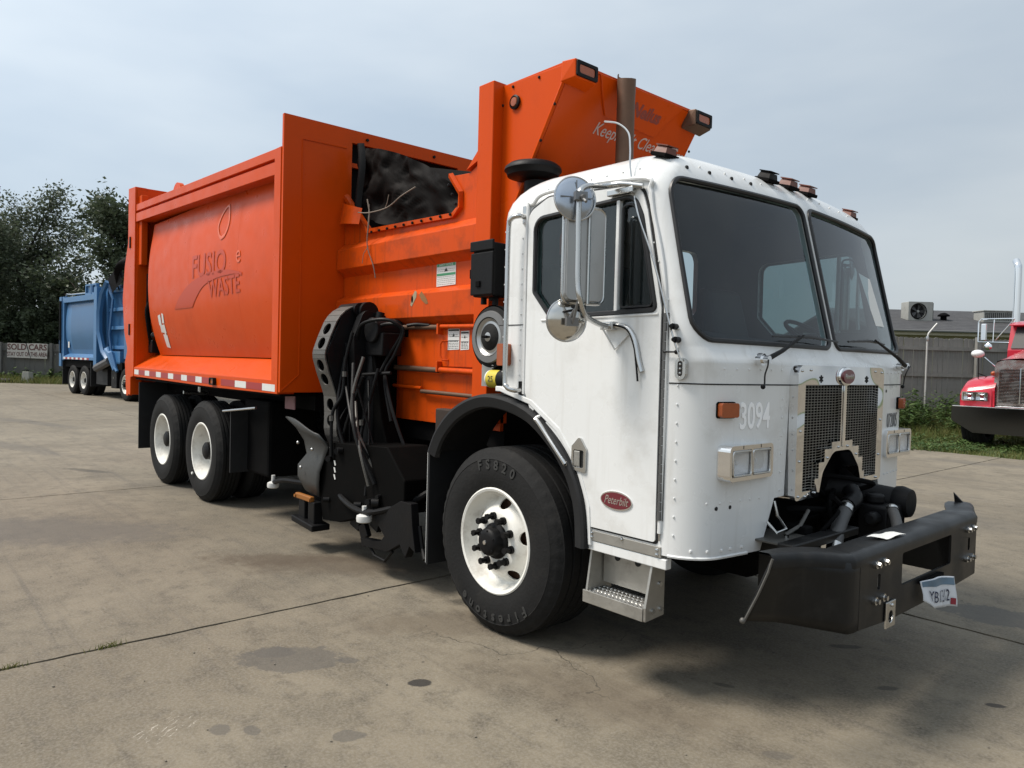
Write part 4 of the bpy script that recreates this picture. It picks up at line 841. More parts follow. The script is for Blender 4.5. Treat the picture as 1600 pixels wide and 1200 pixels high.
# ---- headlights, turn signals, numbers -----------------------------
for s in (-1, 1):
    cy = s*.84 if s < 0 else .87; ang = -s*RAD(0)
    hl = part('headlight', MB().plate(rrect(-.235, .235, -.082, .082, .028), 'x', -.035, .048, [rrect(-.212, -.005, -.062, .060, .012), rrect(.005, .212, -.062, .060, .012)]), CHROME, T, 0, .012)
    hl.scale = (1, .80, 1); hl.location = (Xf(cy, 1.14)-.006, cy, 1.14); hl.rotation_euler = (0, 0, ang)
    for q in (-1, 1):
        lp = part('lamp', MB().plate(rrect(*sorted((q*.010, q*.202)), -.055, .052, .012), 'x', .036, .043), LENS, hl, 0)
        part('lamp_rim', MB().tube([(.047, y, z) for y, z in rrect(*sorted((q*.008, q*.203)), -.057, .054, .014)], .0055, 6, closed=True), STEEL, lp)
        def rf(u, v, q=q): y = (u-.5)*.19; z = (v-.5)*.105; return (.034-.035*(1-(2*u-1)**2)*(1-(2*v-1)**2)**.6, q*.106+y, z-.001)
        part('reflector', MB().grid(rf, 15, 11), REFL, lp, 60)
        part('bulb', MB().sphere((.012, q*.106, -.002), .012, 8, 6), REFL, lp)
    part('surround_notch', MB().box(.0485, .0495, -.10, -.097, .064, .080).box(.0485, .0495, .09, .093, .064, .080), GAP, hl, 0)
    ty, tz = (s*.985, 1.38)
    ts = part('turn_signal', MB().plate(rrect(-.05, .055, -.032, .034, .012), 'x', .008, .036), AMBER, T, 0, .008); ts.location = (Xf(ty, tz)-.002, ty, tz); ts.rotation_euler = (0, 0, s*RAD(14))
    part('lamp_base', MB().plate(rrect(-.056, .060, -.037, .039, .012), 'x', -.02, .0075), BLACKF, ts, 0)
NUMW = mat('pale_number', (.93, .93, .93), .4); NUMB = mat('faint_black_number', (.16, .16, .16), .6)
def wrap_front(off): return lambda c: Vector((Xf(c.y, c.z)+off+c.x, c.y, c.z))
text('unit_number', '3094', .175, basis((0, -.775, 1.345), (0, 1, 0), (0, 0, 1)), NUMW, T, .001, sx=.66, fn=wrap_front(.002), bold=.002)
text('stencilled_number', '072005', .125, basis((0, .845, 1.275), (0, 1, 0), (0, 0, 1)), NUMB, T, .001, sx=.60, fn=wrap_front(.002))

# ---- wheels ------------------------------------------------------------
RT = .54
def tyre_mb(W, grooves=4, lugs=True, seg=120):
    prof = [(.298, W*.16), (.300, .035), (.310, .014), (.335, .006), (.385, -.003), (.43, -.002), (.470, .004), (.474, .002), (.478, .006), (.505, .016), (.520, .028), (.534, .046)]
    lug = {9, 10, 11}
    t0, t1 = .050, W-.050; prof.append((.539, t0)); k0 = len(prof)
    for g in range(grooves):
        c = t0+(t1-t0)*(g+1)/(grooves+1); prof += [(.5405, c-.009), (.529, c-.006), (.529, c+.006), (.5405, c+.009)]
    prof.append((.539, t1)); k1 = len(prof)
    tail = [(r, W-h) for r, h in prof[:k0-1][::-1]]; prof += tail; n = len(prof); lugs_ = {n-1-i for i in lug} | lug
    def fn(u, v):
        j = min(n-1, int(round(v*(n-1)))); r, h = prof[j]; k = int(round(u*seg)); a = 2*PI*u
        if lugs and j in lugs_ and k % 3 == 0: r -= .004; h += .003 if j < n/2 else -.003
        return (r*math.cos(a), h, r*math.sin(a))
    return MB().grid(fn, seg, n, True)
def arc_text(name, s, r, a0, da, size, m, parent, y):
    g = []
    for i, ch in enumerate(s):
        if ch == ' ': continue
        a = a0-da*i; o = (r*math.cos(a), y, r*math.sin(a)); up = (math.cos(a), 0, math.sin(a)); ux = (math.sin(a), 0, -math.cos(a))
        text(name, ch, size, basis(o, ux, up), m, parent, .0025, bold=.002)
lug_mb = MB().cyl((0, 0, 0), (0, -.018, 0), .023, 10).cyl((0, -.018, 0), (0, -.05, 0), .016, 6).cyl((0, -.05, 0), (0, -.062, 0), .019, 6)
LUG = lug_mb.mesh('lug_nut', BLACK, 40)
def front_wheel(parent, tw=.42, lettering=True, rimm=RIMW, simple=False):
    wme = MB()
    wme.lathe([(.262, .30), (.266, .12), (.276, .085), (.286, .055), (.291, .028), (.300, .020), (.308, .022), (.309, .012), (.301, .007), (.288, .012), (.281, .045), (.270, .075), (.258, .098), (.247, .104)], (0, 0, 0), 'y', 64)
    wm = part('wheel', wme, rimm, parent, 50)
    disc = part('wheel_disc', MB().lathe([(.247, .104), (.240, .100), (.215, .078), (.190, .050), (.176, .036), (.165, .031), (.112, .030), (.105, .034), (.06, .034), (.06, .044), (.112, .042), (.165, .043), (.180, .052), (.196, .066), (.219, .094), (.240, .114), (.247, .112)], (0, 0, 0), 'y', 64), rimm, wm, 50)
    c = MB()
    for k in range(5):
        a = RAD(4+72*k); p = Vector((.214*math.cos(a), 0, .214*math.sin(a)))
        q = MB().lathe([(.033, -.05), (.033, .2)], (0, 0, 0), 'y', 18); q.f += [tuple(range(18)), tuple(range(35, 17, -1))]; q.m += [0, 0]
        Rm = Matrix.Rotation(-a, 3, 'Y')
        q.v = [tuple(Rm @ Vector((v[0]*.9+.214, v[1], v[2]*1.25))) for v in q.v]
        c.add(q.v, q.f)
    boolean(disc, c)
    part('brake_drum', MB().lathe([(.0, .13), (.235, .13), (.24, .14), (.24, .30)], (0, 0, 0), 'y', 32), STACK, wm)
    part('tyre', tyre_mb(tw), RUBBER, wm, 30)
    hub = part('hub', MB().lathe([(.105, .034), (.104, .020), (.086, .010), (.080, -.030), (.074, -.040), (.060, -.048), (.050, -.052), (0, -.054)], (0, 0, 0), 'y', 32), BLACK, wm, 40)
    for k in range(10):
        a = RAD(18+36*k); o = link('lug_nut', LUG, wm); o.location = (.1425*math.cos(a), .031, .1425*math.sin(a)); o.rotation_euler = (0, random.uniform(0, 1), 0)
    hm_ = MB().sphere((0, 0, 0), .007, 6, 4).mesh('hub_bolt', BLACK)
    for k in range(6): a = RAD(60*k+15); o = link('hub_bolt', hm_, wm); o.location = (.066*math.cos(a), -.044, .066*math.sin(a))
    part('sight_plug', MB().lathe([(0, -.060), (.012, -.059), (.014, -.052)], (0, 0, 0), 'y', 12), CHROME, wm)
    if lettering:
        arc_text('tyre_lettering', 'FS820', .440, RAD(98), RAD(9.5), .078, RUBL, wm, -.0035)
        arc_text('tyre_lettering', 'Firestone', .440, RAD(303), RAD(9.2), .078, RUBL, wm, -.0035)
    return wm
def dual_wheel(parent, rimm=RIMW):
    wm = part('wheel', MB().lathe([(.288, .050), (.293, .028), (.301, .020), (.308, .022), (.309, .012), (.301, .007), (.288, .012), (.284, .045), (.272, .075), (.266, .11), (.262, .165), (.250, .190), (.235, .198), (.205, .200), (.100, .198)], (0, 0, 0), 'y', 56), rimm, parent, 50)
    tme = tyre_mb(.29, 4, True, 96).mesh('tyre', RUBBER, 30); link('tyre', tme, wm); t2 = link('tyre', tme, wm); t2.location = (0, .34, 0)
    part('axle_hub', MB().lathe([(.115, .21), (.112, .12), (.095, .105), (.092, .06), (.07, .045), (0, .043)], (0, 0, 0), 'y', 28), BLACK, wm, 40)
    for k in range(10): a = RAD(36*k); o = link('lug_nut', LUG, wm); o.location = (.1425*math.cos(a), .200, .1425*math.sin(a)); o.scale = (1, .7, 1)
    return wm
def dup(o, parent):
    c = o.copy(); COL.objects.link(c); c.parent = parent
    for ch in list(o.children): dup(ch, c)
    return c
WX = (-4.875, -6.236)
fw = front_wheel(T); fw.location = (0, -1.215, RT); fw.rotation_euler = (0, RAD(-8), 0)
f2 = dup(fw, T); f2.location = (0, 1.215, RT); f2.rotation_euler = (0, 0, PI)
dw = dual_wheel(T); dw.location = (WX[0], -1.215, RT)
for x, s in ((WX[1], -1), (WX[0], 1), (WX[1], 1)):
    d2 = dup(dw, T); d2.location = (x, s*1.215, RT); d2.rotation_euler = (0, .4, PI if s > 0 else 0)
part('valve_cap', MB().cyl((WX[0]+.245*0-.20, -1.222, .28), (WX[0]-.20, -1.235, .28), .014, 8), PAPER, T)
# ---- chassis ---------------------------------------------------------
for s in (-1, 1): part('frame_rail', MB().box(-7.3, 1.50, *sorted((s*.39, s*.47)), .58, .80), BLACKF, T, 0, .01)
part('front_axle', MB().tube([(0, -.85, .54), (0, -.55, .44), (0, .55, .44), (0, .85, .54)], .07, 10).box(-.12, .12, -.6, -.35, .45, .7).box(-.12, .12, .35, .6, .45, .7), BLACKF, T)
for x in WX: part('rear_axle', MB().cyl((x, -.9, RT), (x, .9, RT), .11, 14).sphere((x, 0, RT), .26, 14, 8), BLACKF, T)
part('drive_shaft', MB().cyl((-.8, 0, .7), (WX[0], 0, .6), .06, 12), BLACKF, T)
part('engine', MB().box(-.3, 1.18, -.42, .42, .45, 1.3), BLACKF, T, 0, .05)
part('radiator_tank', MB().box(1.22, 1.31, -.5, .5, .90, 1.5), BLACKF, T, 0, .02)
part('transmission', MB().box(-1.2, -.3, -.3, .3, .45, .95), BLACKF, T, 0, .08)
part('air_tank', MB().cyl((-3.4, .75, .65), (-2.4, .75, .65), .16, 18), BLACKF, T)
part('fuel_tank', MB().cyl((-2.0, .90, .68), (-.9, .90, .68), .28, 24), BLACKF, T)
part('hydraulic_tank', MB().box(-4.1, -3.5, -1.05, -.55, .42, 1.15), BLACKF, T, 0, .03)
part('mudflap', MB().box(-7.12, -7.10, -1.24, -.55, .34, 1.20), FEND, T, 0)
part('mudflap', MB().box(-7.12, -7.10, .55, 1.24, .34, 1.20), FEND, T, 0)
part('mudflap', MB().box(-4.02, -4.0, -1.22, -.60, .42, 1.05), FEND, T, 0, label='black flap hanging ahead of the rear wheels')
part('flap_bar', MB().cyl((-4.15, -1.24, 1.02), (-3.35, -1.24, 1.10), .012, 8), STEEL, T)
part('suspension_beam', MB().tube([(WX[0]+.2, -.5, .75), (-5.55, -.5, .60), (WX[1]-.2, -.5, .75)], .09, 8).tube([(WX[0]+.2, .5, .75), (-5.55, .5, .60), (WX[1]-.2, .5, .75)], .09, 8), BLACKF, T)
part('fender_bracket', MB().cyl((-5.55, -.5, 1.1), (-5.55, -1.18, 1.14), .02, 8).cyl((-5.55, -1.0, 1.14), (-5.55, -1.0, 1.28), .02, 8), STEEL, T)
part('frame_tag', MB().box(-3.22, -3.02, -1.02, -1.01, 1.10, 1.22), mat('pink_tag', (.25, .12, .13), .6, dirt=.5, dscale=15), T, 0)
# ---- bumper --------------------------------------------------------------
bp_ = part('bumper', MB().plate([(-.78, .776), (-.78, .474), (-.45, .452), (.20, .452), (.69, .468), (.70, .782)], 'x', 1.888, 1.90,
        [fillet([(-.33, .588, .015), (.31, .588, .015), (.31, .738, .015), (-.33, .738, .015)], 3), rrect(-.60, -.57, .615, .685, .012), rrect(.57, .60, .615, .685, .012), circ2(-.47, .487, .018, 12)])
    .hexa([(1.888, .69, .468), (1.90, .70, .468), (1.82, .95, .50), (1.808, .945, .50), (1.888, .69, .782), (1.90, .70, .782), (1.80, .98, .79), (1.788, .975, .79)])
    .hexa([(1.808, .945, .50), (1.82, .95, .50), (1.70, 1.05, .56), (1.69, 1.04, .56), (1.788, .975, .79), (1.80, .98, .79), (1.70, 1.06, .815), (1.69, 1.05, .815)]), BUMP, T, 0, .003)
wpath = spline([Vector(p) for p in [(1.899, -.779), (1.897, -.83), (1.876, -.90), (1.82, -.99), (1.775, -1.08), (1.738, -1.217)]], 5)
def wing(u, v):
    p = wpath[int(round(u*(len(wpath)-1)))]; q = max(0, (u-.3)/.7); zb, zt_ = .474+.071*q, .776+.030*q
    return (p.x-.098*q*(1-v), p.y-.028*q*(1-v), zb+(zt_-zb)*v)
wg = part('bumper_wing', MB().grid(wing, len(wpath), 7), BUMP, bp_, 60); wg.modifiers.new('s', 'SOLIDIFY').thickness = .011
def rolled(path, w, h=.05):
    P = [Vector(p) for p in path]
    def fn(u, v):
        f = u*(len(P)-1); i = min(len(P)-2, int(f)); p = P[i].lerp(P[i+1], f-i); d = (P[i+1]-P[i]); nn = Vector((-abs(d.y), d.x*(1 if d.y > 0 else -1), 0)).normalized()
        prof = [(0, -.03), (-.001, 0), (.008, .015), (.022, .024), (.045, .027), (w, .022), (w, .012), (.045, .017)]
        prof = [(a_*(1-.5*max(0, (abs(p.y)-.9)/.32)), z_) for a_, z_ in prof]
        a, z = prof[int(round(v*7))]; q = p+nn*a; return (q.x, q.y, q.z+z)
    return MB().grid(fn, (len(P)-1)*8+1, 8)
part('bumper_top_flange', rolled([(1.738, -1.217, .806), (1.775, -1.08, .800), (1.82, -.99, .794), (1.877, -.90, .784), (1.902, -.82, .776), (1.902, -.3, .779), (1.902, .3, .781), (1.902, .701, .783), (1.85, .83, .788), (1.802, .98, .79)], .15), BUMP, bp_, 50)
part('bumper_torn_tip', MB().plate([(1.81, .775), (1.77, .80), (1.70, .870), (1.71, .80), (1.72, .74), (1.79, .72)], 'y', .945, .957), BUMP, bp_, 0, .003, label='bent up black tip at the left end of the bumper')
part('wing_edge', MB().tube([(1.64, -1.245, .545), (1.69, -1.235, .66), (1.725, -1.222, .76), (1.738, -1.217, .815)], .0055, 6).sphere((1.635, -1.25, .545), .013, 8, 5), GREYP, bp_)
part('bumper_lower_flange', MB().hexa([(1.77, -.80, .476), (1.887, -.868, .476), (1.887, .69, .465), (1.77, .65, .465), (1.77, -.80, .484), (1.887, -.868, .484), (1.887, .69, .474), (1.77, .65, .474)]), BUMP, bp_, 0)
bm_ = MB().cyl((0, 0, 0), (.012, 0, 0), .018, 14).cyl((.012, 0, 0), (.026, 0, 0), .012, 6).mesh('bolt', STEEL)
for s in (-1, 1):
    for dy, z in ((-.045, .735), (.04, .735), (-.045, .575), (.04, .575)): o = link('bolt', bm_, bp_); o.location = (1.90, s*.587+dy, z)
hk = part('square_hook_plate', MB().plate([(-.52, .425), (-.42, .425), (-.42, .545), (-.52, .545)], 'x', 1.902, 1.912, [circ2(-.47, .475, .027, 16)]), STEEL, bp_, 0, .003)
part('hook_bolt', MB().sphere((1.914, -.47, .528), .009, 8, 5), STEEL, bp_)
def plt(u, v):
    y = -.15+.235*u; z = .432+.145*v; x = 1.918+.075*u+.006*math.sin(u*6)+.005*math.sin(u*13+v*4)*(1-v*.5)+(.015*(1-v))
    if u < .35: z = z+(.35-u)*.16*(1-v)                 # folded-up corner
    return (x, y, z+.012*math.sin(u*3))
PLW = mat('plate_white', (.55, .58, .62), .4, dirt=.4, dcol=(.2, .2, .2), dscale=20); PLB = mat('plate_blue', (.10, .17, .24), .4, dirt=.4)
pl = part('licence_plate', MB().grid(plt, 24, 12), PLW, T, 60); pl.modifiers.new('s', 'SOLIDIFY').thickness = .0015
part('plate_band', MB().grid(lambda u, v: tuple(Vector(plt(.03+.94*u, .72+.24*v))+Vector((.0025, 0, 0))), 20, 4), PLB, pl, 60)
def wrap_pl(c): p = plt(min(1, max(0, (c.y+.15)/.235)), min(1, max(0, (c.z-.432)/.145))); return Vector((p[0]+.0055, p[1], p[2]))
text('plate_number', 'YB1312', .080, basis((0, -.033, .483), (0, 1, 0), (0, 0, 1)), mat('plate_ink', (.03, .04, .09), .5), pl, .0005, sx=.60, fn=wrap_pl)
part('plate_sticker', MB().grid(lambda u, v: tuple(Vector(plt(.85+.11*u, .06+.22*v))+Vector((.003, 0, 0))), 4, 3), mat('sticker_red', (.22, .015, .03), .5), pl, 0)
part('plate_bracket', MB().box(1.902, 1.925, -.12, .14, .555, .575), BLACKF, T, 0)
part('bumper_crossbeam', MB().box(1.52, 1.60, -.78, -.10, .735, .775), BUMP, T, 0, .006)
part('bumper_bracket', MB().plate([(1.34, .74), (1.52, .74), (1.60, .60), (1.60, .50), (1.34, .50)], 'y', -.62, -.60), BUMP, T, 0)
part('bumper_bracket', MB().plate([(1.34, .74), (1.52, .74), (1.888, .70), (1.888, .50), (1.34, .50)], 'y', .44, .46), BUMP, T, 0)
part('tow_ledge', MB().box(1.30, 1.50, -.74, -.46, .752, .762), GREYP, T, 0, .002)
part('tow_pin_rod', MB().tube([(1.44, -.56, .765), (1.46, -.45, .80), (1.44, -.33, .86)], .010, 8), GREYP, T)
part('tow_pin', MB().cyl((1.47, -.60, .62), (1.47, -.60, .775), .012, 8), STEEL, T)
# front engine bay pipework
part('air_intake_pipe', MB().tube([(.95, .02, .93), (1.26, .20, .90), (1.60, .36, .86)], [.085, .082, .075], 20).lathe([(.0, 1.60), (.085, 1.60), (.09, 1.63), (.075, 1.68), (0, 1.69)], (0, .36, .86), 'x', 20), BLACK, T)
part('steering_gear', MB().box(1.50, 1.66, .10, .34, .62, .86).cyl((1.55, .20, .86), (1.55, .20, .91), .05, 14).cyl((1.60, .10, .80), (1.60, .02, .80), .035, 12), BLACK, T, 30, .012)
for a, b_, c_, r in (((1.66, -.52, .62), (1.56, -.26, .76), (1.50, -.02, .86), .036), ((1.80, -.10, .70), (1.72, .06, .80), (1.66, .14, .86), .027)):
    pp = spline([Vector(a), Vector(b_), Vector(c_)], 6); hs = part('coolant_hose', MB().tube(pp, r, 12), mat('grey_hose', (.06, .06, .06), .6, var=.3, dirt=.4, dcol=(.12, .11, .1)), T)
    for q in (.3, .85):
        i = int(q*(len(pp)-1)); part('hose_clamp', MB().tube([pp[i], pp[i+1]], r+.004, 14), STEEL, hs)
part('elbow', MB().tube(spline([(1.50, -.02, .86), (1.50, .06, .89), (1.46, .10, .93)], 5), .045, 12), BLACK, T)
for k in range(9):
    rr_ = random.Random(k); p = [Vector((1.30+rr_.uniform(0, .25), rr_.uniform(-.4, .4), rr_.uniform(.60, 1.0))) for _ in range(4)]
    part('hose', MB().tube(spline(p, 5), rr_.uniform(.008, .02), 7), BLACKF, T)
# torn paper on bumper
pap = part('paper_scrap', MB().grid(lambda u, v: (1.79+.075*v+.012*u, -.47+.19*u+.035*v+.006*math.sin(9*v+5*u), .813+.004*math.sin(6*u+4*v)), 10, 6), PAPER, None, 60)
tag(pap, 'torn piece of white paper lying on the black front bumper', 'paper')

# ---- refuse body ----------------------------------------------------
XF, XB = -2.86, -6.95
def ztop(x): return 3.37+(-2.84-x)*.031
def zsill(x): return 1.285+(-2.84-x)*.010
SH = [(1.03, 1.56), (1.05, 1.62), (1.08, 1.71), (1.11, 1.82), (1.14, 1.95), (1.168, 2.12), (1.185, 2.32), (1.19, 2.52), (1.182, 2.72), (1.165, 2.9), (1.14, 3.06), (1.12, 3.22)]
def shy(z):
    for i in range(len(SH)-1):
        if z <= SH[i+1][1]: t = max(0, (z-SH[i][1]))/(SH[i+1][1]-SH[i][1]); return SH[i][0]+(SH[i+1][0]-SH[i][0])*t
    return SH[-1][0]
sps = spline([Vector(p) for p in SH], 3)
def shy(z):
    for p, q in zip(sps, sps[1:]):
        if z <= q.y: return p.x+(q.x-p.x)*max(0, z-p.y)/max(1e-6, q.y-p.y)
    return sps[-1].x
for s in (-1, 1):
    seams = [XB, -5.42, -3.98, XF]
    for k in range(3):
        a, b_ = seams[k]+.0008, seams[k+1]-.0008; dd = 0
        part('body_side_panel', MB().grid(lambda u, v: (a+(b_-a)*u, s*(sps[min(len(sps)-1, int(round(v*(len(sps)-1))))].x+dd), sps[min(len(sps)-1, int(round(v*(len(sps)-1))))].y), 14, len(sps)), ORANGE, T, 60)
    part('body_seam', MB().grid(lambda u, v: (-5.42+(u-.5)*.02, s*(sps[int(round(v*(len(sps)-1)))].x-.004), sps[int(round(v*(len(sps)-1)))].y), 2, len(sps)).grid(lambda u, v: (-3.98+(u-.5)*.02, s*(sps[int(round(v*(len(sps)-1)))].x-.004), sps[int(round(v*(len(sps)-1)))].y), 2, len(sps)), ORANGE_D, T, 60)
    def bar(ya, yb, fa, fb, m=ORANGE, name='top_rail', x0=-7.3, x1=XF, bev=.004, lab=None, seg=1):
        mb = MB(); mb.hexa([(x0, s*ya, fa(x0)), (x1, s*ya, fa(x1)), (x1, s*yb, fa(x1)), (x0, s*yb, fa(x0)), (x0, s*ya, fb(x0)), (x1, s*ya, fb(x1)), (x1, s*yb, fb(x1)), (x0, s*yb, fb(x0))])
        return part(name, mb, m, T, 0, bev, label=lab)
    bar(1.08, 1.250, lambda x: ztop(x)-.085, ztop)
    bar(1.08, 1.215, lambda x: ztop(x)-.115, lambda x: ztop(x)-.086, name='rail_groove')
    bar(1.08, 1.252, lambda x: ztop(x)-.225, lambda x: ztop(x)-.116)
    part('sill_slope', MB().hexa([(-7.3, s*1.252, 1.375), (XF, s*1.252, 1.355), (XF, s*1.0, 1.54), (-7.3, s*1.0, 1.54), (-7.3, s*1.252, 1.39), (XF, s*1.252, 1.370), (XF, s*1.0, 1.565), (-7.3, s*1.0, 1.565)]), ORANGE, T, 0, .003)
    part('sill_edge', MB().hexa([(-7.3, s*1.235, 1.27), (-4.4, s*1.235, 1.245), (-4.4, s*1.256, 1.245), (-7.3, s*1.256, 1.27), (-7.3, s*1.235, 1.39), (-4.4, s*1.235, 1.372), (-4.4, s*1.256, 1.372), (-7.3, s*1.256, 1.39)])
         .hexa([(-4.4, s*1.235, 1.245), (XF, s*1.235, 1.25), (XF, s*1.256, 1.25), (-4.4, s*1.256, 1.245), (-4.4, s*1.235, 1.372), (XF, s*1.235, 1.37), (XF, s*1.256, 1.37), (-4.4, s*1.256, 1.372)]), ORANGE, T, 0, .004)
    part('sill_underside', MB().box(-7.3, XF, *sorted((s*.88, s*1.23)), 1.23, 1.25), BLACKF, T, 0)
    # reflective tape
    x = -7.26; k = 0; ln = (.20, .17)
    while x < -3.05:
        l = (.27 if k % 2 else .19) if x < -4.5 else (.36 if k % 2 else .27)
        if not (-4.52 < x+l/2 < -4.22):
            f = lambda xx: 1.268+(-2.84-xx)*.006 if xx > -4.4 else 1.276+(-4.4-xx)*.008
            part('reflective_tape', MB().hexa([(x, s*1.257, f(x)), (x+l, s*1.257, f(x+l)), (x+l, s*1.2585, f(x+l)), (x, s*1.2585, f(x)), (x, s*1.257, f(x)+.062), (x+l, s*1.257, f(x+l)+.062), (x+l, s*1.2585, f(x+l)+.062), (x, s*1.2585, f(x)+.062)]), REDL if k % 2 else WHL, T, 0)
        x += l+.004; k += 1
    ml = part('side_marker_lamp', MB().plate(rrect(-4.43, -4.31, 1.27, 1.345, .012), 'y', *sorted((s*1.257, s*1.290)), [rrect(-4.415, -4.325, 1.282, 1.333, .01)]), BLACK, T, 0, .003)
    part('lens', MB().plate(rrect(-4.413, -4.327, 1.284, 1.331, .01), 'y', *sorted((s*1.258, s*1.280))), AMBER, ml, 0, .004)
    # front corner post, rear tailgate frame
    part('corner_post', MB().plate([(XF-.13, 1.25), (XF-.001, 1.25), (XF-.001, ztop(XF)-.001), (XF-.13, ztop(XF)-.001)], 'y', *sorted((s*1.10, s*1.258))), ORANGE, T, 0, .004)
    part('rear_post', MB().plate([(-7.62, 1.02), (-7.44, 1.02), (-7.44, 1.25), (-7.30, 1.27), (-7.30, 3.74), (-7.62, 3.76)], 'y', *sorted((s*1.12, s*1.262))), ORANGE, T, 0, .006)
    part('rear_frame_panel', MB().box(-7.31, -7.28, *sorted((s*.45, s*1.235)), 1.40, 3.70), ORANGE, T, 0)
    part('post_slot', MB().box(-7.28, -7.26, *sorted((s*.98, s*1.12)), 2.0, 2.62), GAP, T, 0)
    part('hydraulic_ram_cover', MB().box(-7.28, -7.16, *sorted((s*1.14, s*1.22)), 2.72, 3.62), ORANGE, T, 0, .01)
    hs = part('tailgate_hose', MB().tube(spline([(-7.22, s*1.05, 2.3), (-7.15, s*1.14, 2.15), (-7.14, s*1.12, 1.9), (-7.2, s*1.06, 1.62)], 6), .03, 8).tube(spline([(-7.2, s*1.0, 2.2), (-7.1, s*1.05, 2.0), (-7.16, s*1.0, 1.7)], 6), .022, 8), BLACKF, T)
    part('valve_block', MB().box(-7.24, -7.08, *sorted((s*.95, s*1.10)), 1.58, 1.75).cyl((-7.2, s*1.0, 1.7), (-7.0, s*1.1, 1.82), .04, 10), BLACK, T, 30, .01)
    for z in (3.05, 1.9): part('post_latch', MB().box(-7.52, -7.48, *sorted((s*1.262, s*1.275)), z-.09, z+.06), BLACK, T, 0, .004)
    tg = fillet([(-7.63, 3.6), (-7.65, 3.15), (-7.86, 2.75, .3), (-7.95, 2.3, .3), (-7.85, 1.85, .3), (-7.68, 1.62), (-7.80, 1.45), (-7.72, 1.0), (-7.63, 1.0)], 6)
    part('tailgate_side', MB().plate(tg, 'y', *sorted((s*1.19, s*1.24))), ORANGE, T, 0, .006)
part('tailgate_skin', MB().plate([(-7.60, 3.55), (-7.66, 3.15), (-7.90, 2.75), (-7.97, 2.3), (-7.88, 1.85), (-7.70, 1.6), (-7.70, 1.02), (-7.60, 1.02)], 'y', -1.19, 1.19), ORANGE, T, 0)
part('body_roof', MB().hexa([(-7.3, -1.10, 3.45), (XF, -1.10, 3.32), (XF, 1.10, 3.32), (-7.3, 1.10, 3.45), (-7.3, -1.10, 3.49), (XF, -1.10, 3.36), (XF, 1.10, 3.36), (-7.3, 1.10, 3.49)]), ORANGE, T, 0)
part('rear_header', MB().box(-7.60, -7.31, -1.12, 1.12, 3.5, 3.74), ORANGE, T, 0, .006)
part('body_floor', MB().box(-7.6, XF, -.9, .9, 1.10, 1.24), BLACKF, T, 0)
for x, y in ((-6.55, -.95), (-6.55, .95)):
    part('hinge_lug', MB().plate([(x-.16, 3.42), (x+.16, 3.42)]+[(x+.16*math.cos(a), 3.56+.16*math.sin(a)) for a in np.linspace(0, PI, 12)], 'y', y-.03, y+.03), ORANGE, T, 0, .004)
# lettering ghosts on the right side
def wrap_side(off): return lambda c: Vector((c.x, -(shy(c.z)+.0035+off*.3)+c.y, c.z))
text('ghost_lettering', 'FUSIO', .34, basis((-4.78, 0, 2.52), (1, 0, -.01), (0, 0, 1)), ORANGE_D, T, .0003, sx=1.12, fn=wrap_side(.003), bold=.006)
text('ghost_lettering', 'WASTE', .25, basis((-4.35, 0, 2.265), (1, 0, .02), (0, 0, 1)), ORANGE_D, T, .0003, sx=1.05, fn=wrap_side(.003), bold=.004)
sw = [(-5.95, 2.10), (-5.7, 2.22), (-5.35, 2.36), (-4.95, 2.43), (-4.5, 2.44), (-4.1, 2.42), (-3.86, 2.38), (-3.86, 2.35), (-4.15, 2.365), (-4.55, 2.37), (-4.9, 2.31), (-5.15, 2.20), (-5.32, 2.10)]
swp = [((-5.95, 2.10), (-5.32, 2.10)), ((-5.72, 2.235), (-5.17, 2.20)), ((-5.40, 2.35), (-4.93, 2.31)), ((-5.0, 2.42), (-4.58, 2.365)), ((-4.55, 2.445), (-4.2, 2.38)), ((-4.15, 2.425), (-4.0, 2.375)), ((-3.86, 2.38), (-3.86, 2.35))]
ua, ub = spline([Vector(a) for a, _ in swp], 6), spline([Vector(b_) for _, b_ in swp], 6)
part('ghost_swoosh', MB().grid(lambda u, v: tuple(wrap_side(.004)(Vector((lambda q: (q.x, 0, q.y))(ua[int(round(u*(len(ua)-1)))].lerp(ub[int(round(u*(len(ua)-1)))], v))))), len(ua), 8), ORANGE_D, T, 60)
loop = spline([(-4.50, 0, 2.80), (-4.56, 0, 2.90), (-4.50, 0, 3.02), (-4.36, 0, 3.10), (-4.30, 0, 3.02), (-4.27, 0, 2.90), (-4.34, 0, 2.80), (-4.44, 0, 2.77)], 5)
mb = MB().tube(loop, .018, 5, closed=True); mb.v = [(v[0], -(shy(v[2])+.006)+.05*v[1], v[2]) for v in mb.v]; part('ghost_logo', mb, ORANGE_L, T)
text('ghost_logo', 'e', .26, basis((-3.95, 0, 2.56), (1, 0, 0), (0, 0, 1)), ORANGE_L, T, .0008, fn=wrap_side(.004))
# torn stickers low on the side
sk = random.Random(4)
for (xa, xb, za, zb) in ((-6.62, -6.52, 1.93, 2.06), (-6.49, -6.40, 1.95, 2.06), (-6.60, -6.42, 1.84, 1.935), (-6.54, -6.40, 1.66, 1.80), (-6.50, -6.44, 1.79, 1.86)):
    mb = MB().plate(densify([(xa, za), (xb+sk.uniform(-.02, .02), za+sk.uniform(-.02, .02)), (xb, zb), (xa+sk.uniform(-.02, .03), zb+sk.uniform(-.02, .02))], .05), 'y', 0, -.001)
    mb.v = [tuple(wrap_side(.004)(Vector(v))) for v in mb.v]; part('torn_sticker', mb, WHL, T, 60)
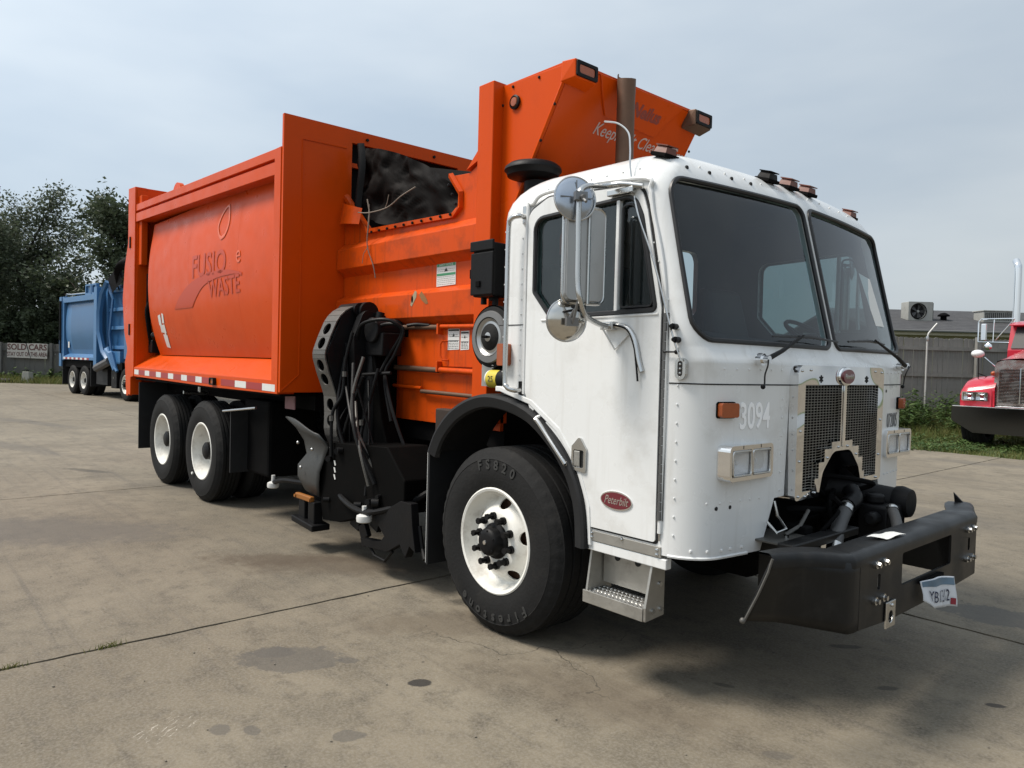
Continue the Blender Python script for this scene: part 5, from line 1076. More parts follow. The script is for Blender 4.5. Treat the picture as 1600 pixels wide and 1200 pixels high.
# bulkhead
bk = part('bulkhead', MB().plate([(-1.25, 1.265), (1.25, 1.265), (1.25, 3.655), (-1.25, 3.645)], 'x', XF, XF+.035, [[(-.60, 2.25), (.60, 2.25), (.60, 3.53), (-.60, 3.53)]]), ORANGE, T, 0, .003)
part('bulkhead_crease', MB().tube([(XF+.037, -1.24, 1.28), (XF+.037, -1.08, 1.42), (XF+.037, -1.08, 3.46), (XF+.037, -.66, 3.47)], .006, 5), ORANGE, bk)
part('opening_shade_plate', MB().box(XF-.06, XF-.04, -.9, .9, 1.3, 3.60), RUB_SHADE, T, 0)  # dark plate standing in for the shade inside the body opening
for y in (-.45, .3): part('bolt', MB().cyl((XF+.035, y, 3.585), (XF+.05, y, 3.585), .014, 8), BLACK, T)
# hopper sides
HY = .66
side = [(-2.82, 1.10), (-.60, 1.10), (-.60, 3.05), (-.80, 3.03), (-1.0, 2.93), (-1.24, 2.945), (-1.13, 2.80), (-1.10, 2.72), (-1.16, 2.665), (-2.38, 2.685), (-2.82, 3.06)]
part('hopper_side', MB().plate(side, 'y', -HY, -HY+.03), ORANGE_G, T, 0, .002)
part('hopper_side', MB().plate([(-2.82, 1.10), (-.60, 1.10), (-.60, 3.05), (-2.82, 3.06)], 'y', HY-.03, HY), ORANGE_G, T, 0)
part('hopper_gusset', MB().plate([(-1.02, 2.95), (-.79, 3.03), (-.74, 3.20)], 'y', -HY-.02, -HY+.04), ORANGE, T, 0)
part('opening_flange', MB().tube([(-2.80, -HY-.012, 3.03), (-2.39, -HY-.012, 2.672), (-1.17, -HY-.012, 2.648), (-1.09, -HY-.012, 2.70), (-1.09, -HY-.012, 2.80), (-1.22, -HY-.012, 2.95)], .024, 4), ORANGE_G, T, 0)
fbm = MB().sphere((0, 0, 0), .012, 6, 4).mesh('flange_bolt', BLACK)
for k in range(10): o = link('flange_bolt', fbm, T); o.location = (-2.3+k*.124, -HY-.035, 2.652)
for k in range(3): o = link('flange_bolt', fbm, T); o.location = (-1.12-k*.045, -HY-.035, 2.72+k*.075)
for s in (-1, 1):
    for zt, zf1, zf0, zb in ((2.60, 2.535, 2.365, 2.30), (2.13, 2.085, 1.905, 1.845)):
        part('hopper_rib', MB().plate([(-s*0+s*(HY-.001), zt), (s*(HY+.075), zf1), (s*(HY+.075), zf0), (s*(HY-.001), zb)], 'x', -2.82, -.62), ORANGE_G, T, 0, .004)
part('hopper_floor', MB().plate([(-2.82, 2.28), (-2.0, 1.6), (-.62, 1.6), (-.62, 1.55), (-2.82, 1.5)], 'y', -.64, .64), RUB_SHADE, T, 0)
part('hopper_front_wall', MB().box(-.64, -.61, -.63, .63, 1.1, 3.35), RUB_SHADE, T, 0)
# rubber curtain hanging in the loading opening, crumpled
def curtain(u, v):
    x = -2.74+1.50*u; z = 3.48-(.50-.05*u)*v-.60*u+.08*math.sin(u*PI); w_ = mnoise.noise(Vector((u*5, v*3, 0)))*.07+abs(mnoise.noise(Vector((u*11+v*4, v*5, 3))))*.06; return (x, -.585-.03*v+w_, z-.16*v*(1-u)-.06*v*u+.02*math.sin(u*14)*v)
part('rubber_curtain', MB().grid(curtain, 60, 24), RUB_SHADE, T, 80)
part('curtain_fold', MB().grid(lambda u, v: (-2.70+.10*u+.03*math.sin(v*5), -.60-.05*math.sin(u*3), 3.48-.62*v), 5, 10), BLACK, T, 60)
part('packer_plate', MB().hexa([(-2.6, -.45, 2.5), (-1.1, -.45, 2.5), (-1.1, -.41, 2.5), (-2.6, -.41, 2.5), (-2.72, -.2, 3.4), (-1.25, -.2, 3.05), (-1.25, -.16, 3.05), (-2.72, -.16, 3.4)]), RUB_SHADE, T, 0)
part('bent_flap', MB().grid(lambda u, v: (-2.80+.36*u, -.70-.05*math.sin(u*3)-.03*v, 2.97-.10*u-.20*v*(1-.3*u)), 8, 5), ORANGE_G, T, 60)
tw = MB().tube(spline([(-2.30, -.72, 2.88), (-2.26, -.75, 2.70), (-2.25, -.76, 2.52), (-2.18, -.74, 2.35), (-2.16, -.73, 2.25)], 5), .0045, 5).tube(spline([(-2.45, -.74, 2.83), (-2.25, -.75, 2.80), (-1.95, -.76, 2.80), (-1.75, -.76, 2.86), (-1.55, -.76, 2.90)], 5), .005, 5).tube([(-2.30, -.74, 2.92), (-2.24, -.75, 2.80), (-2.27, -.75, 2.6)], .006, 5).tube([(-2.0, -.75, 2.80), (-1.95, -.76, 2.84), (-1.93, -.76, 2.90)], .003, 4).tube([(-2.25, -.75, 2.52), (-2.31, -.76, 2.46), (-2.33, -.76, 2.38)], .003, 4)
tw_o = part('dead_twig', tw, mat('dead_wood', (.17, .14, .11), .8), None); tag(tw_o, 'bare dead twig caught on the lower edge of the orange loading opening', 'twig')
# column, front cowl
for s in (-1, 1):
    part('hopper_column', MB().box(-.76, -.60, *sorted((s*.60, s*.79)), 1.15, 3.45), ORANGE, T, 0, .006)
    part('cowl_side', MB().plate([(-.60, 2.0), (-.60, 3.43), (.02, 3.415), (-.275, 2.93), (-.45, 2.62), (-.45, 2.0)], 'y', *sorted((s*.68, s*.705))), ORANGE, T, 0, .003)
    for x, z in ((-.50, 3.40), (-.25, 3.395), (-.03, 3.37), (-.10, 3.19), (-.22, 2.99), (-.60, 3.3)): part('bolt', MB().sphere((x, s*.708, z), .010, 6, 4), BLACK, T)
    cl_ = part('round_marker_lamp', MB().lathe([(.045, 0), (.047, -.018*1), (.036, -.022), (.034, -.010)], (-.47, s*.705 if s < 0 else s*.727, 3.29), 'y', 24), BLACK, T)
    part('lens', MB().lathe([(.034, -.012), (.028, -.024), (0, -.028)], (-.47, s*.705 if s < 0 else s*.727, 3.29), 'y', 20), AMBER, cl_)
cs = Vector((.295, 0, .485)).normalized()                         # up the slope of the cowl sheet
cn = Vector((0, 1, 0)).cross(cs)
def cow(y, t, off=0): p = Vector((-.46, 0, 2.62))+cs*t; return Vector((p.x, y, p.z))+cn*off
TL = (Vector((.02, 0, 3.41))-Vector((-.46, 0, 2.62))).length
def cow2(u, v, w): return tuple(cow(u, v, w))
cowl = part('cowl_front', MB().plate([(-.68, -.3), (.68, -.3), (.68, TL), (-.68, TL)], 'x', -.02, 0, fn=cow2), ORANGE, T, 0)
part('cowl_raised_panel', MB().plate([(-.44, TL+.01), (-.36, TL-.10), (-.26, TL-.22), (.28, TL-.24), (.36, TL-.10), (.44, TL+.01)], 'x', .001, .014, fn=cow2), ORANGE, cowl, 0, .004)
part('cowl_top', MB().box(-.60, .02, -.70, .70, 3.415, 3.435), ORANGE, T, 0, .003)
part('cowl_edge', MB().tube([tuple(cow(-.70, TL, .0)), tuple(cow(-.70, .0, 0))], .012, 6), ORANGE, T)
text('cowl_name', 'McNeilus', .118, basis(cow(.03, TL-.115, .0145), (0, 1, 0), cs), mat('dull_name_paint', (.22, .03, .015), .5), cowl, .001, sx=1.0, bold=.005, shear=.12)
text('cowl_slogan', 'Keeping It Clean & Green', .120, basis(cow(.24, TL-.31, .002), (0, 1, 0), cs), mat('pale_slogan', (.50, .40, .36), .5), cowl, .001, sx=.86, shear=.25)
for s in (-1, 1):
    lb_ = part('strobe_housing', MB().hexa([(-.03, s*.60-.115, 3.30), (.08, s*.60-.095, 3.31), (.08, s*.60+.095, 3.31), (-.03, s*.60+.115, 3.29), (-.03, s*.60-.105, 3.43), (.08, s*.60-.10, 3.42), (.08, s*.60+.10, 3.42), (-.03, s*.60+.105, 3.43)]), STACK if s > 0 else ORANGE, T, 0, .006, label='rusty brown lamp housing' if s > 0 else None)
    lb_.location = (.0, s*.02, 0)
    part('lamp_frame', MB().plate(rrect(s*.60-.092, s*.60+.092, 3.318, 3.412, .01), 'x', .075, .092, [rrect(s*.60-.070, s*.60+.070, 3.337, 3.393, .015)]), BLACK, lb_, 0, .003)
    part('lens', MB().plate(rrect(s*.60-.068, s*.60+.068, 3.339, 3.391, .015), 'x', .076, .086), AMBER, lb_, 0, .004)
# exhaust stack and intake cap
ex = part('exhaust_stack', MB().lathe([(.058, 2.2), (.058, 3.30), (.060, 3.34), (.060, 3.44), (.054, 3.44), (.052, 2.9)], (.09, -.255, 0), 'z', 28), STACK, T)
boolean(ex, MB().hexa([(.05, -.40, 3.40), (.2, -.40, 3.37), (.2, -.05, 3.42), (.10, -.1, 3.44), (.05, -.4, 3.6), (.2, -.4, 3.6), (.2, -.05, 3.6), (.10, -.1, 3.6)]))
part('intake_cap', MB().lathe([(0, 2.89), (.10, 2.887), (.155, 2.875), (.180, 2.855), (.185, 2.835), (.172, 2.822), (.165, 2.80), (.12, 2.785), (0, 2.785)], (-.27, -.72, -.035), 'z', 36), BLACK, T, 50)
part('intake_pipe', MB().cyl((-.25, -.70, 1.9), (-.25, -.70, 2.73), .085, 20), BLACK, T)
# junction box, cables, air-cleaner end, filter, stickers, rods, door
jb = part('junction_box', MB().box(-.55, -.34, -.97, -.80, 1.99, 2.33), BLACK, T, 0, .012)
part('box_lid', MB().box(-.56, -.33, -.99, -.972, 2.28, 2.345).box(-.555, -.335, -.985, -.972, 2.0, 2.27), BLACK, jb, 0, .006)
part('box_catch', MB().box(-.49, -.45, -.995, -.986, 2.05, 2.09).box(-.635, -.605, -.93, -.88, 2.12, 2.18), BLACKF, jb, 0, .004)
part('cable', MB().tube(spline([(-.42, -.88, 1.99), (-.41, -.89, 1.9), (-.36, -.9, 1.84), (-.30, -.9, 1.80), (-.26, -.88, 1.7)], 5), .02, 8).cyl((-.44, -.88, 1.97), (-.44, -.88, 2.0), .03, 10).cyl((-.54, -.88, 1.95), (-.54, -.88, 2.0), .02, 10), BLACK, T)
ac = part('air_cleaner', MB().lathe([(0, .06), (.02, .055), (.07, .05), (.09, .03), (.115, .03), (.12, .04), (.165, .035), (.17, .025), (.192, .02), (.195, -.02), (.195, -.4)], (0, 0, 0), 'y', 48), RUBBER, T, 40)
ac.location = (-.33, -.96, 1.73); ac.rotation_euler = (0, 0, 0); ac.data.transform(Matrix.Scale(-1, 4, (0, 1, 0))); ac.data.flip_normals()
part('cleaner_ring', MB().lathe([(.165, -.034), (.16, -.05), (.125, -.052), (.12, -.036)], (0, 0, 0), 'y', 48), mat('dull_grey_metal', (.17, .17, .17), .5, .4, var=.3, dirt=.4), ac)
part('cleaner_dish', MB().lathe([(.118, -.046), (.10, -.032), (.06, -.040), (.02, -.058), (0, -.060)], (0, 0, 0), 'y', 40), mat('pressed_steel', (.42, .42, .41), .3, .8, dirt=.4, dcol=(.2, .19, .17)), ac)
part('wing_nut', MB().box(-.025, .025, -.085, -.056, -.006, .006).cyl((0, -.05, 0), (0, -.08, 0), .01, 8), BLACKF, ac, 0, .003)
part('clamp_ring', MB().lathe([(.20, -.02), (.20, .02), (.193, .02), (.193, -.02)], (0, 0, 0), 'y', 40), BLACK, ac)
part('cleaner_bracket', MB().box(-.44, -.10, -.95, -.90, 1.46, 1.56), BLACKF, T, 0, .01)
fl = part('hydraulic_filter', MB().cyl((-.28, -1.02, 1.47), (-.14, -1.02, 1.47), .055, 20), WHL, T, 40)
part('filter_label', MB().tube([(-.270, -1.02, 1.47), (-.17, -1.02, 1.47)], .0558, 20, False), YEL, fl)
part('filter_head', MB().cyl((-.17, -1.02, 1.47), (-.08, -1.02, 1.47), .06, 16), BLACK, fl)
text('filter_print', '25', .05, basis((-.22, -1.0762, 1.47), (1, 0, 0), (0, 0, 1)), PRINT, fl, .0008)
part('cooler_core', MB().box(-.42, -.32, -.98, -.95, 1.42, 1.56), ALU, T, 0)
for k in range(8): part('cooler_fin', MB().box(-.318, -.300, -.985, -.95, 1.445+k*.015, 1.451+k*.015), ALU, T, 0)
def sticker(x0, x1, z0, z1, y, green=False):
    o = part('warning_label', MB().plate([(x0, z0), (x1, z0+.005), (x1, z1), (x0, z1-.003)], 'y', y-.0015, y), WHL, T, 0); w_ = x1-x0; h = z1-z0; R_ = random.Random(int(x0*1000))
    if green:
        part('label_band', MB().box(x0+.004, x1-.004, y-.0028, y-.0016, z1-.028, z1-.006).box(x0+.004, x1-.004, y-.0028, y-.0016, z0+h*.45, z0+h*.55), GREEN, o, 0)
        text('label_print', 'SAFETY NOTICE', .024, basis((x0+w_/2, y-.003, z1-.017), (1, 0, 0), (0, 0, 1)), WHL, o, .0002)
        text('label_print', 'LOCK OUT BEFORE', .018, basis((x0+w_/2, y-.003, z0+h*.5), (1, 0, 0), (0, 0, 1)), WHL, o, .0002) if False else None
    else: part('label_band', MB().box(x0+.006, x1-.006, y-.0028, y-.0016, z1-.02, z1-.008).box(x0+.006, x1-.006, y-.0028, y-.0016, z0+h*.42, z0+h*.45), PRINT, o, 0)
    ln_ = MB()
    for k in range(9):
        z = z0+.012+k*(h-.05)/9
        if abs(z-z0-h*.5) < .016: continue
        xx = x0+.01
        while xx < x1-.02:
            l = R_.uniform(.008, .03); ln_.box(xx, min(xx+l, x1-.01), y-.0022, y-.0016, z, z+.004); xx += l+.006
    part('fine_print', ln_, PRINT if not green else mat('grey_print', (.25, .27, .25), .6), o, 0)
    part('pictogram', MB().plate([(x0+w_*.4, z0+h*.62), (x0+w_*.6, z0+h*.62), (x0+w_*.5, z0+h*.78)], 'y', y-.0026, y-.0016), PRINT, o, 0)
sticker(-1.38, -1.14, 2.135, 2.31, -HY-.0765 if False else -HY-.002, True)
RY = -HY-.015
sticker(-1.20, -1.06, 1.655, 1.815, RY, False); sticker(-1.045, -.945, 1.655, 1.795, RY, False)
for z, x0, x1, r, m_ in ((1.835, -1.85, -1.28, .020, STACK), (1.83, -1.26, -.64, .017, ORANGE_G), (1.512, -1.88, -1.28, .022, STACK), (1.505, -1.26, -.64, .022, ORANGE_G), (1.37, -2.2, -1.5, .014, ORANGE_G), (1.335, -1.5, -.64, .016, STACK)):
    rd = part('guide_rod', MB().cyl((x0, -HY-.035, z), (x1, -HY-.035, z-.01), r, 12), m_, T)
part('service_door', MB().box(-1.285, -.66, -HY-.014, -HY-.001, 1.53, 1.815), ORANGE_G, T, 0, .004)
part('door_pull', MB().tube([(-1.20, -HY-.015, 1.72), (-1.22, -HY-.05, 1.72), (-1.245, -HY-.05, 1.70), (-1.245, -HY-.05, 1.61), (-1.22, -HY-.05, 1.58), (-1.19, -HY-.015, 1.58)], .007, 6), ORANGE_G, T)
for z in (1.81, 1.53): part('rod_bracket', MB().box(-1.29, -1.27, -HY-.06, -HY, z-.04, z+.04), ORANGE_G, T, 0, .003)
part('burnt_patch', MB().plate(fillet([(-1.62, 2.00, .0), (-1.60, 1.99), (-1.54, 2.06, .01), (-1.535, 2.10), (-1.56, 2.11), (-1.60, 2.06, .01)], 3), 'y', -HY-.077, -HY-.0755), mat('bare_primer', (.30, .25, .16), .8), T, 0)
part('burnt_patch', MB().plate(circ2(-1.595, 2.045, .013, 10, .028), 'y', -HY-.078, -HY-.0772), BLACKF, T, 0)
part('scorch_oval', MB().plate([(-1.50, 2.075), (-1.47, 2.10), (-1.40, 2.04), (-1.38, 2.005), (-1.41, 2.0), (-1.47, 2.035)], 'y', -HY-.0775, -HY-.0755), mat('scorched_paint', (.22, .10, .03), .8, var=.4), T, 0)
part('lower_step', MB().box(-1.25, -.98, -.74, -.55, 1.05, 1.22), mat('grimy_brown', (.03, .018, .012), .8, var=.4), T, 0, .01)
part('hopper_underframe', MB().box(-2.82, -.6, -.62, .62, .95, 1.10), BLACKF, T, 0)
# ---- automated arm ----------------------------------------------------
ay = spline([Vector(p) for p in [(-.93, 2.0), (-1.03, 1.95), (-1.10, 1.87), (-1.165, 1.72), (-1.20, 1.60), (-1.17, 1.48), (-1.125, 1.36), (-1.09, 1.25), (-1.085, 1.12), (-1.085, .98), (-1.04, .88), (-.97, .83)]], 6)
def ayz(z):
    for p, q in zip(ay, ay[1:]):
        if p.y >= z >= q.y: return (p.x+(q.x-p.x)*(p.y-z)/max(1e-6, p.y-q.y), z)
    return (ay[-1].x, z)
zb_ = [2.0, 1.975, 1.95, 1.91, 1.862, 1.742, 1.632, 1.60, 1.57, 1.462, 1.35, 1.31, 1.265, 1.132, .998, .95, .90, .86, .832]
segs = [(ayz(a), ayz(b)) for a, b in zip(zb_, zb_[1:])]
holes = {i: (.5,) for i in (4, 5, 8, 9, 12, 13)}
ARM = part('arm', MB().plate([(-.93, 2.0), (-1.06, 1.925), (-1.19, 1.61), (-1.085, 1.27), (-1.075, .97), (-.97, .84), (-.80, .80), (-.62, 1.1), (-.50, 1.45), (-.56, 1.80), (-.64, 1.94), (-.78, 2.0)], 'x', -2.115, -2.10)
    .plate([(-.93, 2.0), (-1.06, 1.925), (-1.19, 1.61), (-1.085, 1.27), (-1.075, .97), (-.97, .84), (-.80, .80), (-.62, 1.1), (-.50, 1.45), (-.56, 1.80), (-.64, 1.94), (-.78, 2.0)], 'x', -2.30, -2.285), BLACK, T, 0, .004)
for i, (a, b_) in enumerate(segs):
    A, B_ = Vector(a), Vector(b_); ln_ = (B_-A).length; d = (B_-A)/ln_; nn = Vector((d.y, -d.x)); nn = nn if nn.x < 0 else -nn
    hl_ = [circ2(-2.2, q*ln_, .056, 20, .049) for q in holes.get(i, ())]
    part('arm_face_plate', MB().plate([(-2.305, 0), (-2.095, 0), (-2.095, ln_), (-2.305, ln_)], 'y', 0, .012, hl_, fn=lambda u, v, w: (u, (A+d*v+nn*w).x, (A+d*v+nn*w).y)), GREYP, ARM, 0, .002)
    if hl_: part('plate_backing', MB().plate([(-2.28, 0), (-2.12, 0), (-2.12, ln_), (-2.28, ln_)], 'y', -.10, -.09, fn=lambda u, v, w: (u, (A+d*v+nn*w).x, (A+d*v+nn*w).y)), GAP, ARM, 0)
part('arm_bushing', MB().cyl((-2.32, -.86, 1.95), (-2.02, -.86, 1.95), .085, 20).cyl((-2.34, -.92, 1.97), (-2.06, -.92, 1.97), .055, 16).cyl((-2.2, -.60, 1.80), (-1.75, -.60, 1.80), .075, 18), BLACK, ARM)
part('arm_inner_link', MB().plate(fillet([(-.93, 1.97, .06), (-1.02, 1.75), (-1.0, 1.2), (-.95, .55), (-.60, .45), (-.5, 1.2), (-.5, 1.88, .06)]), 'x', -2.06, -1.98), BLACK, T, 0, .006)
part('lift_cylinder', MB().cyl((-1.95, -.82, 1.82), (-1.92, -.92, .75), .07, 16).cyl((-1.95, -.82, 1.85), (-1.95, -.80, 1.95), .035, 12), BLACK, T)
part('mast', MB().plate([(-2.03, 1.70), (-1.93, 1.74), (-1.84, 1.5), (-1.74, 1.1), (-1.52, .62), (-1.25, .45), (-2.1, .45), (-2.06, 1.0)], 'y', -.90, -.78).box(-2.0, -1.90, -.90, -.66, 1.0, 1.68), OILY, T, 0, .008)
part('arm_carriage', MB().plate([(-2.22, .88), (-2.18, .90), (-1.25, .95), (-1.02, .74), (-1.02, .52), (-1.45, .43), (-1.9, .30), (-2.2, .27), (-2.25, .45)], 'y', -1.15, -.80), OILY, T, 0, .01)
part('carriage_rail', MB().box(-2.4, -.9, -.80, -.2, .50, .68), BLACKF, T, 0, .01)
part('mast_head', MB().cyl((-1.85, -.95, 1.80), (-1.85, -.70, 1.80), .10, 18).box(-1.98, -1.72, -.92, -.74, 1.60, 1.78), BLACK, T, 30, .01)
for k in range(3): part('pale_mark', MB().plate([(-2.02, .77-k*.055), (-2.00, .77-k*.055), (-1.985, .735-k*.055), (-2.0, .73-k*.055)], 'y', -1.156, -1.152), WHL, T, 0)  # three small pale slanted marks on the carriage face
HO = [[(-2.0, -.98, 1.72), (-1.9, -1.0, 1.84), (-1.72, -.95, 1.88), (-1.62, -.88, 1.86), (-1.60, -.82, 1.78), (-1.72, -.86, 1.6), (-1.78, -.90, 1.46)],
      [(-1.98, -.90, 1.66), (-1.85, -.92, 1.80), (-1.68, -.88, 1.85), (-1.58, -.82, 1.80), (-1.66, -.84, 1.62), (-1.74, -.88, 1.44), (-1.60, -.90, 1.1)],
      [(-1.74, -.88, 1.46), (-1.62, -.90, 1.25), (-1.50, -.90, 1.05), (-1.38, -.88, .85)],
      [(-1.95, -1.05, 1.78), (-2.0, -1.08, 1.55), (-2.0, -1.10, 1.3), (-2.04, -1.16, 1.15), (-2.04, -1.17, .95), (-2.03, -1.17, .80)],
      [(-1.72, -.95, 1.50), (-1.78, -1.0, 1.2), (-1.80, -1.04, 1.0), (-1.80, -1.05, .8)], [(-1.90, -.98, 1.45), (-1.62, -.90, 1.47)],
      [(-1.62, -.76, 1.84), (-1.55, -.72, 1.85), (-1.4, -.70, 1.84)]]
for h_ in HO: part('hydraulic_hose', MB().tube(spline([Vector(p) for p in h_], 6), .014, 8), BLACK, T)
for p in ((-1.99, -1.09, 1.45), (-2.04, -1.17, 1.10), (-1.80, -1.04, 1.08)): part('hose_fitting', MB().cyl((p[0], p[1], p[2]-.02), (p[0], p[1], p[2]+.02), .02, 8), GREYP, T)
rc_ = random.Random(9)
for k in range(10):
    a = Vector((rc_.uniform(-2.1, -1.7), rc_.uniform(-1.12, -.9), rc_.uniform(1.2, 1.75))); b2 = Vector((rc_.uniform(-2.05, -1.35), rc_.uniform(-1.18, -.95), rc_.uniform(.45, .85)))
    m_ = a.lerp(b2, .5)+Vector((rc_.uniform(-.18, .18), rc_.uniform(-.12, .02), rc_.uniform(-.1, .1)))
    part('hydraulic_hose', MB().tube(spline([a, m_, b2], 8), rc_.uniform(.008, .016), 7), BLACK if k % 7 else GREYP, T)
for k in range(10):
    x, z = rc_.uniform(-2.1, -1.2), rc_.uniform(.42, .88)
    part('fitting', MB().cyl((x, -1.15, z), (x+rc_.uniform(-.04, .04), -1.19, z), rc_.uniform(.012, .035), 10), BLACK, T)
for k in range(6):
    x = -1.75+k*.12
    part('carriage_bracket', MB().obox((x, -1.0-rc_.uniform(0, .12), .38-rc_.uniform(0, .12)), (.03+rc_.random()*.04, .02, .05+rc_.random()*.05), Matrix.Rotation(rc_.uniform(-.6, .6), 3, 'Y')), BLACK, T, 0, .005)
# grabber shield and gripper
def shield(u, v):
    xl = [-2.88, -2.76, -2.66, -2.58, -2.70, -2.72, -2.62][min(6, int(v*6+.5))]; xr_ = [-2.15, -2.13, -2.11, -2.16, -2.19, -2.22, -2.24][min(6, int(v*6+.5))]
    z = 1.05-.62*v+(.02 if v else 0)-.07*u*(1-v)*(v < .2); bulge = [.10, .03, -.02, .0, .035, .02, -.01][min(6, int(v*6+.5))]
    return (xl+(xr_-xl)*u, -1.17-bulge*.6+.06*(1-u)**2, z+(.02*math.sin(u*5) if v == 0 else 0))
sh = part('grabber_shield', MB().grid(shield, 10, 7), mat('scuffed_shield', (.036, .038, .038), .5, .1, var=.3, dirt=.6, dcol=(.04, .04, .038), dscale=6, bump=.15), T, 50); sh.modifiers.new('s', 'SOLIDIFY').thickness = .012
for x, z in ((-2.56, .86), (-2.30, .83), (-2.50, .66)): part('bolt', MB().sphere((x, -1.20, z), .014, 8, 5), STEEL, sh)
am = part('amber_foot', MB().box(-2.58, -2.30, -1.21, -1.17, .395, .44), AMBP, T, 0, .008)
for x in (-2.57, -2.31): part('bolt', MB().cyl((x, -1.21, .415), (x, -1.22, .415), .014, 10), AMBP, am)
part('gripper_foot', MB().box(-2.53, -2.42, -1.2, -1.12, .22, .40).box(-2.36, -2.25, -1.2, -1.12, .20, .40).hexa([(-2.58, -1.24, .205), (-2.20, -1.24, .175), (-2.20, -1.08, .175), (-2.58, -1.08, .205), (-2.58, -1.24, .255), (-2.20, -1.24, .225), (-2.20, -1.08, .225), (-2.58, -1.08, .255)]).box(-2.48, -2.2, -1.12, -.9, .30, .85), BLACK, T, 0, .008)
part('gripper_arm', MB().tube(spline([(-3.36, -1.05, .40), (-3.1, -1.08, .46), (-2.8, -1.05, .48), (-2.4, -1.0, .50)], 5), .022, 8).tube(spline([(-2.2, -.95, .52), (-1.9, -1.15, .50), (-1.46, -1.20, .46), (-1.10, -1.10, .56), (-.95, -1.0, .66)], 6), .022, 8), BLACK, T)
for x, y, z, r in ((-3.38, -1.05, .375, .055), (-1.46, -1.20, .415, .058)): part('roller', MB().lathe([(0, .03), (r*.6, .03), (r*.95, .02), (r, 0), (r*.95, -.022), (r*.7, -.03), (0, -.03)], (x, y, z), 'z', 20).cyl((x, y, z), (x, y, z+.09), .018, 8), WHL, T)
part('gripper_claw', MB().plate([(-1.40, .43), (-1.05, .60), (-.92, .60), (-.90, .45), (-.86, .28), (-.93, .31), (-.98, .22), (-1.05, .30), (-1.2, .22), (-1.4, .20), (-1.55, .19), (-1.58, .24), (-1.30, .27), (-1.25, .32)], 'y', -1.16, -1.10)
     .tube([(-1.50, -1.13, .20), (-1.42, -1.13, .14), (-1.28, -1.13, .13), (-1.18, -1.13, .22)], .012, 6).tube([(-.9, -1.1, .45), (-.86, -1.1, .30), (-.80, -1.12, .24)], .016, 6), BLACK, T, 0, .004)

